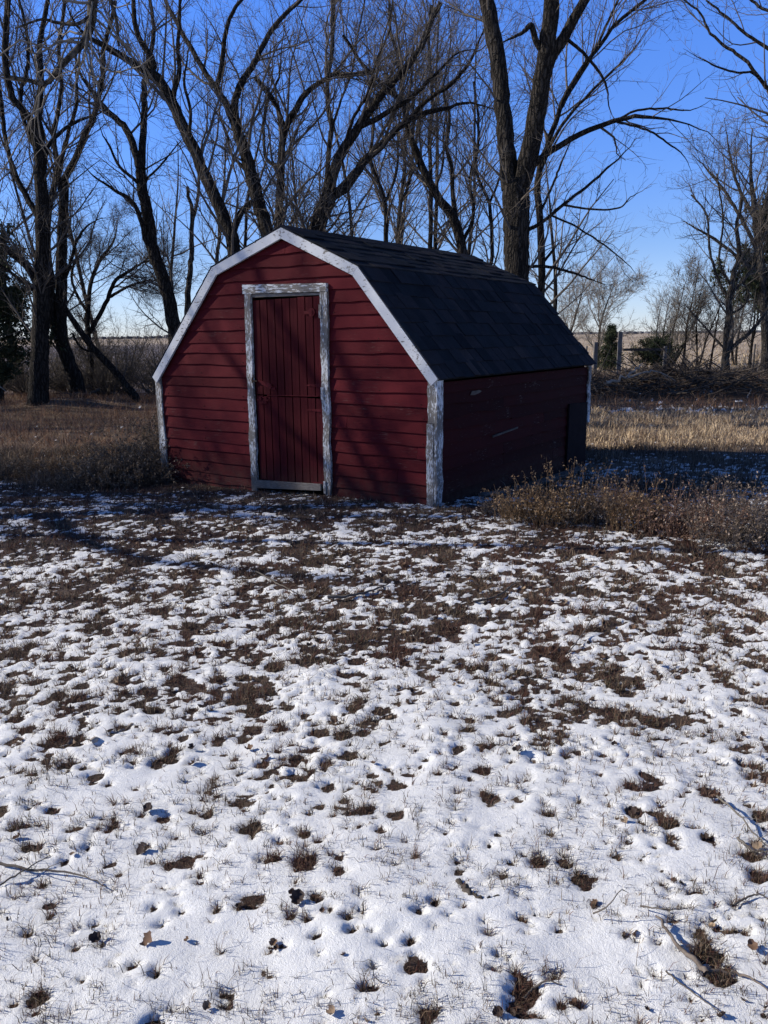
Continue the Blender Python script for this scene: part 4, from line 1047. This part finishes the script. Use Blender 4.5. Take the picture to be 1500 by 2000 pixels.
branch_thing('dead_branch', 'small upright bleached stick on the grass at the right edge', [W(1460, 778, 19.5), W(1463, 768, 19.5), W(1468, 760, 19.5)], .018, 135)
branch_thing('dead_branch', 'flat dark branch on the ground at the foot of the twin tree', [W(195, 762, 22), W(175, 768, 22), W(150, 768, 22), W(110, 768, 22)], .05, 136, BRUSH)
branch_thing('dead_branch', 'pale thin stick on the grass at the far left edge', [W(-6, 752, 20), W(2, 756, 20), W(12, 766, 20)], .02, 137)

# ------------------------------------------------------------------ grass and weeds
def blades(X, Y, Z, H, Wd, lean, cols, rg, seg2=True, curl=.5):
    n = len(X); a = rg.uniform(0, 6.28, n); d = np.stack([np.cos(a), np.sin(a)], 1); l = rg.uniform(0, 1, n) * lean
    p0 = np.stack([X, Y, Z], 1)
    h = H[:, None]
    mid = p0 + np.hstack([d * (l * H * .4)[:, None], h * .6]); tip = p0 + np.hstack([d * (l * H * (1.0 + curl * rg.random(n)))[:, None], h * (1.0 - .35 * l[:, None])])
    b = rg.uniform(0, 6.28, n); sd_ = np.stack([np.cos(b), np.sin(b), 0 * b], 1) * (Wd / 2)[:, None]
    V = np.stack([p0 - sd_, p0 + sd_, mid + sd_ * .8, mid - sd_ * .8, tip], 1).reshape(-1, 3)
    if not seg2:
        V = np.stack([p0 - sd_, p0 + sd_, tip], 1).reshape(-1, 3); k = np.arange(n)[:, None] * 3
        return V, np.zeros((0, 4), int), k + np.array([[0, 1, 2]]), np.repeat(cols, 3, 0)
    k = np.arange(n)[:, None] * 5
    return V, k + np.array([[0, 1, 2, 3]]), k + np.array([[3, 2, 4]]), np.repeat(cols, 5, 0)
def pal(rg, n, cols, p, jit=.25):
    c = np.array(cols)[rg.choice(len(cols), n, p=np.array(p) / sum(p))]; return c * rg.uniform(1 - jit, 1 + jit, (n, 1))
PAL_T = [(.11, .050, .038), (.17, .115, .078), (.10, .082, .052), (.055, .040, .032), (.27, .21, .15)]
def foreground_tufts():
    rg = np.random.default_rng(200)
    n = 2500000
    y = 1.1 * (9.4 / 1.1) ** rg.random(n); x = rg.uniform(-1, 1, n) * (1.35 + .52 * y)
    u, v = shed_local(x, y)
    ok = ~((u > -3.85) & (u < .02) & (v > -.03))
    x, y = x[ok], y[ok]
    d = snow_d(x, y)
    dens = sstep(.008, -.005, d)
    keep = rg.random(len(x)) < (dens * (.30 + .5 * sstep(-.3, .5, pnoise(x / .05, y / .05, 31))) + .016 * (pnoise(x / .022, y / .022, 32) > .3) * (y < 5)) * np.interp(y, [1, 2.5, 5, 9.4], [.95, .75, .55, .48])
    x, y, d = x[keep], y[keep], d[keep]
    n = len(x)
    z, _ = ground_z(x, y)
    hk = .55 + .9 * sstep(-.4, .5, pnoise(x / .16, y / .16, 33))
    H = rg.uniform(.010, .042, n) * hk * np.interp(y, [3, 6], [1, 1.15])
    Wd = rg.uniform(.0012, .0026, n) * np.interp(y, [1, 3, 9], [.8, 1.2, 2.6])
    c = pal(rg, n, PAL_T, [.26, .25, .2, .15, .14])
    red = sstep(-.1, .4, pnoise(x / .45, y / .45, 34))[:, None]
    c = c * (1 - .55 * red) + np.array([.095, .040, .030]) * .55 * red
    # sprigs standing up through the snow, a few blades from one root each
    m_ = 14000; sy = 1.1 * (5.6 / 1.1) ** rg.random(m_); sx = rg.uniform(-1, 1, m_) * (1.35 + .52 * sy); kb = rg.integers(2, 8, m_)
    okk = pnoise(sx / .3, sy / .3, 35) > -.25; sx, sy, kb = sx[okk], sy[okk], kb[okk]
    bx = np.repeat(sx, kb); by = np.repeat(sy, kb); hs = np.repeat(rg.uniform(.5, 1.2, len(sx)), kb); nb_ = len(bx)
    bx = bx + rg.normal(0, .005, nb_); by = by + rg.normal(0, .005, nb_); bz, _ = ground_z(bx, by)
    x = np.concatenate([x, bx]); y = np.concatenate([y, by]); z = np.concatenate([z, bz - .002]); H = np.concatenate([H, rg.uniform(.012, .048, nb_) * hs])
    Wd = np.concatenate([Wd, rg.uniform(.0011, .0022, nb_) * np.interp(by, [1, 5], [.9, 1.6])]); c = np.vstack([c, pal(rg, nb_, PAL_T, [.25, .2, .25, .25, .05])])
    nr_ = y < 3.4; fr_ = ~nr_
    V, q, t, cc = blades(x[nr_], y[nr_], z[nr_] - .004, H[nr_], Wd[nr_], 1.15, c[nr_], rg)
    V2, q2, t2, cc2 = blades(x[fr_], y[fr_], z[fr_] - .004, H[fr_] * 1.2, Wd[fr_] * 1.9, 1.3, c[fr_], rg, seg2=False)
    t = np.vstack([t, t2 + len(V)]); V = np.vstack([V, V2]); cc = np.vstack([cc, cc2])
    o = mesh_np('lawn_grass', V, [q, t], GRASS, colors=cc); tag(o, 'short brown dead grass poking through the thin snow', 'grass', kind='stuff')
    return n
nb = foreground_tufts()
def field_grass(name, label, box, n, hr, colr, seed, wd=(.004, .010), maskf=None, lean=.8):
    rg = np.random.default_rng(seed); x = rg.uniform(box[0], box[1], n); y = rg.uniform(box[2], box[3], n)
    u, v = shed_local(x, y); ok = ~((u > -3.9) & (u < .12) & (v > -.1) & (v < SL + .1))
    if maskf is not None: ok &= rg.random(n) < maskf(x, y)
    x, y = x[ok], y[ok]; n = len(x); z, d = ground_z(x, y)
    ok = (d < .01) | (rg.random(n) < .35); x, y, z = x[ok], y[ok], z[ok]; n = len(x)
    H = rg.uniform(*hr, n) * (.6 + .7 * sstep(-.4, .4, pnoise(x / .8, y / .8, 41)))
    c = pal(rg, n, *colr)
    V, q, t, cc = blades(x, y, z, H, rg.uniform(*wd, n), lean * 1.5, c, rg, seg2=box[3] < 18)
    o = mesh_np(name, V, [q, t], GRASS, colors=cc); tag(o, label, 'grass', kind='stuff')
BR = ([(.23, .125, .075), (.15, .085, .058), (.09, .062, .046), (.34, .235, .15)], [.35, .3, .25, .1])
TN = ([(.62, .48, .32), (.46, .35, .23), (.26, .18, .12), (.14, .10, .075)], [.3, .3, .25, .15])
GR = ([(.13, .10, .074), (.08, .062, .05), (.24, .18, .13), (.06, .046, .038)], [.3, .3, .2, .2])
field_grass('dry_grass', 'reddish brown dry grass left of the shed', (-14, -2.0, 11.5, 25), 46000, (.08, .26), BR, 211, (.006, .014))
field_grass('dry_grass', 'grey brown tangled grass close to the left of the shed', (-7, -2.3, 8.9, 12.5), 26000, (.05, .20), GR, 212, (.004, .009), lambda x, y: sstep(-.25, .15, pnoise(x / .9, y / .9, 51) + .3 * (y > 10)))
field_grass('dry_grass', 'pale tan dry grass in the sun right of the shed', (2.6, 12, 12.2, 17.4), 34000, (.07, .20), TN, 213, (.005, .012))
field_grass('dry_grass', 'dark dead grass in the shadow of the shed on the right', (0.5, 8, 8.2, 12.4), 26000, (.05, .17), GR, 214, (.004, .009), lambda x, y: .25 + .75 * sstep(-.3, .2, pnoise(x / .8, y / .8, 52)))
field_grass('dry_grass', 'brown weeds around the brush pile and the lone tree', (3, 20, 17.5, 33), 32000, (.10, .38), BR, 215, (.008, .020))
field_grass('dry_grass', 'brown weeds along the far fence line', (-18, 24, 25, 36), 20000, (.15, .50), GR, 216, (.012, .03))
def stubble():
    rg = np.random.default_rng(230); n = 18000; y = 37 * (170 / 37.) ** rg.random(n); x = rg.uniform(-1, 1, n) * y * .62
    y = np.round(y / .76) * .76 + rg.normal(0, .05, n)
    z = base_z(x, y); c = pal(rg, n, [(.50, .39, .25), (.38, .28, .17), (.26, .18, .11)], [.4, .4, .2]) * (1 - .6 * sstep(2, -6, x - .02 * y))[:, None]
    V, q, t, cc = blades(x, y, z, rg.uniform(.12, .42, n), rg.uniform(.03, .07, n), .9, c, rg, seg2=False)
    o = mesh_np('corn_stubble', V, [q, t], GRASS, colors=cc); tag(o, 'pale corn stubble covering the flat field behind', 'crop stubble', kind='stuff')
stubble()
# weeds in the sun at the right, one clump at a time
def weed(name, label, X, Y, Rr, H, seed, cols, n=60, group='dry weed clumps at the right of the shed', leafy=14, lsz=.011, lean=.35):
    rg = np.random.default_rng(seed); z0 = float(base_z(X, Y)); root = empty(name, (X, Y, z0)); tag(root, label, 'weeds', group); loc = np.array(root.location)
    a = rg.uniform(0, 6.28, n); q = np.sqrt(rg.random(n)) * Rr
    pos = np.stack([X + q * np.cos(a) * 1.3, Y + q * np.sin(a) * .7, np.full(n, 0.)], 1); pos[:, 2] = base_z(pos[:, 0], pos[:, 1])
    dr = np.stack([rg.normal(0, lean, n), rg.normal(0, lean, n), np.ones(n)], 1); dr /= np.linalg.norm(dr, axis=1, keepdims=True)
    P0, R0 = grow(pos, dr, H * np.clip(.28 + rg.gamma(1.6, .2, n), .2, 1.15), np.full(n, .0024), 6, rg, .14, -.02, .4)
    P1, R1 = spawn(P0, R0, 15, .3, 1, (15, 50), .4, .075, .7, 4, rg, .22, 0, 2, .0015, rmin=.001)
    V, Q = join([tubes(P0, R0, 3), tubes(P1, R1, 2)])
    cs = np.array(cols[0]) * .75
    o = mesh_np('stems', V - loc, [Q], GRASS, root, colors=np.tile(cs, (len(V), 1))); o['kind'] = 'stuff'
    src = P1[:, 1:].reshape(-1, 3); m = max(1, leafy // 4)
    C = np.repeat(src, m, 0) + rg.normal(0, .008, (len(src) * m, 3))
    e1 = rg.normal(0, 1, C.shape); e1 /= np.linalg.norm(e1, axis=1, keepdims=True); e2 = np.cross(e1, rg.normal(0, 1, C.shape)); e2 /= np.linalg.norm(e2, axis=1, keepdims=True)
    s = rg.uniform(.5, 1.4, (len(C), 1)) * lsz
    nn = np.cross(e1, e2)
    V = np.stack([C - e1 * s, C + e2 * s * .5 + nn * s * .4, C + e1 * s, C - e2 * s * .5 + nn * s * .4], 1).reshape(-1, 3)
    Fq = np.arange(len(V)).reshape(-1, 4)
    o = mesh_np('leaves', V - loc, [Fq], GRASS, root, colors=np.repeat(pal(rg, len(C), cols, [1] * len(cols), .35), 4, 0)); o['kind'] = 'stuff'
BRM = [(.15, .115, .085), (.10, .075, .058), (.22, .17, .125)]; GOLD = [(.26, .165, .09), (.17, .105, .062), (.34, .235, .14)]; GREY = [(.20, .155, .12), (.30, .23, .18), (.12, .09, .075)]; RUST = [(.24, .14, .10), (.34, .24, .18), (.14, .085, .065)]
for i, (px, py, r_, h_, cols, lab) in enumerate([
    (985, 1010, .16, .14, GREY, 'low grey weed clump nearest the shed corner'),
    (1040, 1025, .24, .28, GOLD, 'golden brown weed clump left of the tall spire'),
    (1110, 1030, .26, .36, GOLD, 'tallest golden weed clump with a bent spire on top'),
    (1180, 1030, .20, .28, GREY, 'grey brown clump right of the tallest golden clump'),
    (1260, 1045, .20, .34, GOLD, 'golden clump beside the gap of snow'),
    (1330, 1050, .26, .26, RUST, 'rust brown leafy clump in the middle of the right row'),
    (1400, 1060, .28, .30, RUST, 'dark rust clump second from the right edge'),
    (1470, 1075, .30, .34, GREY, 'sprawling grey clump at the right edge with long arching stems'),
    (1440, 1020, .30, .26, GREY, 'dark grey clump behind the sprawling right-edge clump'),
    (1230, 1005, .25, .22, RUST, 'low rust clump behind the golden clumps, in the shadow edge'),
    (1530, 1065, .25, .30, GREY, 'grey clump cut by the right edge of the photo')]):
    dep = math.atan((py - 1000) / F) + PITCH; Yg = (CAM_H - .02) / math.tan(dep) / 1.0
    weed('weed_clump', lab, at(px, Yg) * 1.0, Yg, r_ * .9, h_ * 1.35, 300 + i, cols, n=int(90 + 260 * r_), lean=.30 if cols is GOLD else .55, leafy=6, lsz=.011)
for i, (px, Yg, r_, h_, lab) in enumerate([
    (275, 9.6, .40, .72, 'tangled grey bramble clump against the left corner of the shed'),
    (215, 9.2, .46, .58, 'low grey bramble clump left of the corner tangle'),
    (160, 8.9, .35, .30, 'low bramble at the edge of the snow on the left'),
    (290, 10.6, .4, .8, 'taller bramble behind the corner tangle'),
    (60, 10.0, .5, .34, 'straw coloured weed clump near the left edge')]):
    weed('bramble_clump', lab, at(px, Yg), Yg, r_, h_, 330 + i, BRM if i < 4 else GOLD, n=330, group='brambles left of the shed', lean=.8, leafy=10, lsz=.013)
# ------------------------------------------------------------------ litter: leaves, sticks, chunks
def leaf_mesh(seed):
    r = np.random.default_rng(seed); n = 9; L = 1.0
    out = []
    for i in range(n):
        s = i / (n - 1); wv = .42 * math.sin(math.pi * min(1, s * .95 + .04)) ** .7 * (1 + .18 * r.normal()); cz = 1.1 * (s - .5) ** 2 * r.uniform(.7, 1.4) + .06 * r.normal()
        out += [(s - .5, -wv, cz + (.75 + .2 * r.normal()) * wv + .05 * r.normal()), (s - .5, 0, cz), (s - .5, wv, cz + (.6 + .2 * r.normal()) * wv + .05 * r.normal())]
    V = np.array(out); i = np.arange(n - 1)[:, None] * 3
    Q = np.vstack([i + np.array([[0, 1, 4, 3]]), i + np.array([[1, 2, 5, 4]])])
    return V, Q
LM = [leaf_mesh(s) for s in range(6)]
def leaves_stuff():
    rg = np.random.default_rng(400); Vs = []; Qs = []; Cs = []; k = 0
    n = 18000; y = 1.3 * (9 / 1.3) ** rg.random(n); x = rg.uniform(-1, 1, n) * (1.0 + .52 * y)
    d = snow_d(x, y); u, v = shed_local(x, y)
    pr = sstep(.01, -.01, d) * (.06 + .42 * sstep(3, 7, y)) + .006
    pr = np.where((x > 1.2) & (y > 5.9), pr + .5, pr)
    ok = (rg.random(n) < pr) & ~((u > -3.85) & (u < .02) & (v > -.03)); x, y = x[ok], y[ok]; z, _ = ground_z(x, y)
    for i in range(len(x)):
        V, Q = LM[rg.integers(6)]; s = rg.uniform(.018, .042) * (.6 + .4 * min(1., y[i] / 5))
        e = Matrix.Rotation(rg.uniform(0, 6.28), 3, 'Z') @ Matrix.Rotation(rg.normal(0, .55), 3, 'X') @ Matrix.Rotation(rg.normal(0, .4), 3, 'Y')
        Vs.append(V @ np.array(e).T * s + [x[i], y[i], z[i] + s * .22]); Qs.append(Q + k); k += len(V)
        c = np.array([(.16, .10, .065), (.10, .06, .042), (.055, .038, .032), (.34, .25, .17), (.22, .16, .115)][rg.choice(5, p=[.28, .27, .25, .07, .13])]) * rg.uniform(.8, 1.2)
        Cs.append(np.tile(c, (len(V), 1)))
    o = mesh_np('leaf_litter', np.vstack(Vs), [np.vstack(Qs)], LEAF, colors=np.vstack(Cs), smooth=True); tag(o, 'small brown fallen leaves scattered over snow and grass', 'leaf litter', kind='stuff')
leaves_stuff()
def gpix(px, py):
    """ground point that the photograph pixel looks at"""
    a, b_ = .8, 30.
    for _ in range(40):
        m_ = (a + b_) / 2; p = to_world(px, py, m_); 
        if p[2] > base_z(p[0], m_) + .02: a = m_
        else: b_ = m_
    p = to_world(px, py, a); z, _ = ground_z(np.array([p[0]]), np.array([p[1]])); return np.array([p[0], p[1], z[0]])
def big_leaf(px, py, s, c, label, seed, tilt=.5, group=None):
    rg = np.random.default_rng(seed); p = gpix(px, py); V, Q = LM[seed % 6]; s *= .55
    o = mesh_np('dead_leaf', V * s, [Q], LEAF, colors=np.tile(np.array(c), (len(V), 1)), smooth=True)
    o.location = (p[0], p[1], p[2] + s * .22); o.rotation_euler = (rg.normal(0, tilt), rg.normal(0, tilt), rg.uniform(0, 6.28)); tag(o, label, 'leaf', group)
DK = (.05, .036, .034); TNc = (.27, .20, .14); MID = (.16, .10, .07)
for i, (px, py, s, c, lab) in enumerate([
    (395, 1385, .085, DK, 'large dark upright leaf in the grass tuft left of centre'),
    (292, 1580, .075, DK, 'dark curled leaf on the snow at the lower left'),
    (375, 1462, .06, DK, 'dark leaf beside the grass at left of centre'),
    (1395, 1305, .085, TNc, 'pale tan curled leaf alone on the snow at the right'),
    (1285, 1298, .09, TNc, 'pale tan crumpled leaf beside dark grass at the right'),
    (228, 1325, .075, TNc, 'pale tan leaf in the dark grass patch at the left'),
    (415, 1232, .06, TNc, 'light leaf near the middle of the snow'),
    (280, 1655, .075, DK, 'dark leaf on its side in the lower left snow'),
    (1222, 1603, .045, TNc, 'small cream leaf in a dark tuft at the lower right'),
    (290, 1840, .07, MID, 'brown leaf with snow around it near the bottom left'),
    (580, 1755, .08, DK, 'dark leaf over the melted hole in the lower middle'),
    (1470, 1850, .055, MID, 'grey brown leaf at the lower right by the forked branch'),
    (1480, 1655, .06, TNc, 'tan leaf in a hole at the right edge'),
    (1010, 1470, .07, DK, 'dark leaf shading a reddish tuft right of centre'),
    (925, 1255, .05, DK, 'small black leaf on open snow right of centre'),
    (520, 1478, .07, MID, 'brown leaf in the tuft below the centre'),
    (185, 1830, .06, DK, 'dark leaf near a grass tuft at the bottom left')]):
    big_leaf(px, py, s, c, lab, 500 + i)
def stick(pts, r0, label, seed, mat=TWIG, lift=.012, dens=6, kids=True, name='fallen_stick', l1=.18, arch=None, r1=None):
    P = []
    for k, (px, py) in enumerate(pts):
        p = gpix(px, py); p[2] += lift + (arch[k] if arch else 0); P.append(p)
    rg = np.random.default_rng(seed); C = catmull(P, 18); C[1:-1] += rg.normal(0, r0 * .35, (16, 3)); rr = np.linspace(r0, r1 or r0 * .35, 18)
    V, Q = tubes(C[None], rr[None], 6); root = empty(name, C[0]); tag(root, label, 'stick'); loc = np.array(root.location)
    mesh_np('stem', V - loc, [Q], mat, root, smooth=True)
    if kids:
        P1, R1 = spawn(C[None], rr[None], dens, .15, 1, (25, 60), .3, l1, .5, 6, rg, .18, .02, 2, rmin=.0009)
        for k in range(len(P1)):
            V, Q = tubes(P1[k:k + 1], R1[k:k + 1], 4); mesh_np('side_twig', V - loc, [Q], mat, root, smooth=True)
STK = simple_mat('stick_bark', (.075, .06, .05), (.20, .165, .14), 40, .75)
stick([(1380, 1905), (1355, 1880), (1325, 1850), (1300, 1825), (1280, 1800)], .008, 'forked brown branch lying on the snow in the lower right', 601, STK, .016, 5)
stick([(1372, 1898), (1410, 1893), (1440, 1898), (1475, 1918), (1505, 1938)], .005, 'pale side branch running from the fork to the right edge', 602, STK, .016, 5)
stick([(1158, 1790), (1185, 1798), (1208, 1793), (1225, 1782)], .0022, 'thin looping vine stem on the snow left of the forked branch', 603, TWIG, .02, kids=False, arch=[0, .03, .07, .05])
stick([(1250, 1776), (1290, 1795), (1320, 1797), (1350, 1785)], .0022, 'thin arching stem above the forked branch', 604, TWIG, .015, kids=False, arch=[0, .02, .03, .01])
stick([(1022, 1938), (1040, 1922), (1065, 1917), (1098, 1924)], .004, 'short dark curved twig near the bottom right of centre', 605, TWIG, .006, kids=False)
stick([(1433, 1768), (1455, 1755), (1478, 1750), (1510, 1762)], .004, 'dark bent twig at the right edge of the snow', 606, TWIG, .01, dens=3)
stick([(0, 1690), (60, 1702), (120, 1705), (165, 1712), (208, 1732)], .0045, 'thin crooked branch lying across the snow at the left edge', 607, TWIG, .012, 7)
stick([(0, 1728), (40, 1712), (70, 1695), (100, 1680)], .003, 'thin twig crossing the crooked branch at the left edge', 608, TWIG, .02, 7)
stick([(178, 1448), (215, 1430), (250, 1412), (310, 1385)], .014, 'thick rotten stick half buried in the snow at left', 609, DEADWOOD, .0, kids=False)
stick([(640, 1168), (690, 1164), (730, 1152), (758, 1140)], .011, 'long dark stick in the middle ground near the centre', 610, TWIG, .02, 4, l1=.3)
stick([(500, 1118), (530, 1135), (570, 1160), (590, 1166)], .006, 'thin dark twig left of the long centre stick', 611, TWIG, .03, 3)
stick([(925, 1175), (970, 1165), (1000, 1145), (1015, 1125)], .008, 'bent dark stick in the grass right of centre', 612, TWIG, .02, 4)
stick([(1110, 1275), (1140, 1240), (1165, 1210), (1185, 1180)], .004, 'thin pale stem standing out of the snow right of centre', 613, TWIG_PALE, .01, 5, arch=[0, .02, .06, .1])
stick([(1440, 1640), (1470, 1660), (1490, 1665), (1520, 1680)], .005, 'pale stalks lying by the hole at the right edge', 614, TWIG_PALE, .02, 8)
stick([(1400, 1560), (1440, 1600), (1480, 1640), (1530, 1690)], .004, 'long pale stalk slanting down to the right edge', 615, TWIG_PALE, .03, 6)
stick([(1300, 1900), (1330, 1925), (1380, 1960), (1420, 1990)], .0025, 'fine grey stem below the forked branch at bottom right', 616, TWIG, .012, 4)
stick([(895, 1715), (915, 1738), (940, 1752), (975, 1748)], .011, 'curled dark root in a melted hollow of the lower middle', 617, TWIG, -.002, kids=False)
stick([(330, 985), (355, 975), (372, 968), (390, 982)], .004, 'thin twig arched over the dark grass before the shed', 618, TWIG_PALE, .02, 3, arch=[0, .05, .06, 0])

# ------------------------------------------------------------------ far tree line
def far_woods():
    rg = np.random.default_rng(700); Vs = []; Fs = []; k = 0
    for i in range(1900):
        Y = rg.uniform(1300, 1900); x = rg.uniform(-.75, .75) * Y; h = rg.uniform(1.5, 4.2) * (1 + .6 * max(0, float(pnoise(x / 160, 0, 60)))); w_ = rg.uniform(2, 6)
        m_ = 7; a = np.arange(m_) * 6.283 / m_
        ring = lambda rr, z: np.stack([x + np.cos(a) * rr * rg.uniform(.8, 1.2, m_), Y + np.sin(a) * rr, np.full(m_, z) + rg.normal(0, .6, m_) * (z > .5)], 1)
        V = np.vstack([ring(w_, 0), ring(w_ * .95, h * .6), ring(w_ * .5, h), [[x, Y, h * 1.1]]])
        Vs.append(V); j = np.arange(m_); jn = (j + 1) % m_
        for b_ in (0, m_): Fs.append(np.vstack([np.stack([j + b_, jn + b_, jn + b_ + m_], 1), np.stack([j + b_, jn + b_ + m_, j + b_ + m_], 1)]) + k)
        Fs.append(np.stack([j + 2 * m_, jn + 2 * m_, np.full(m_, 3 * m_)], 1) + k); k += len(V)
    m = simple_mat('far_tree_crowns', (.075, .075, .085), (.12, .115, .12), .2)
    o = mesh_np('distant_woods', np.vstack(Vs), [np.vstack(Fs)], m); tag(o, 'low dark line of woods along the horizon', 'woods', kind='stuff')
far_woods()
import sys
sys.stderr.write('') if 0 else print('tree tris', NT, 'blades', nb, 'total', sum(len(o.data.loops) - 2 * len(o.data.polygons) for o in sc.objects if o.type == 'MESH'))
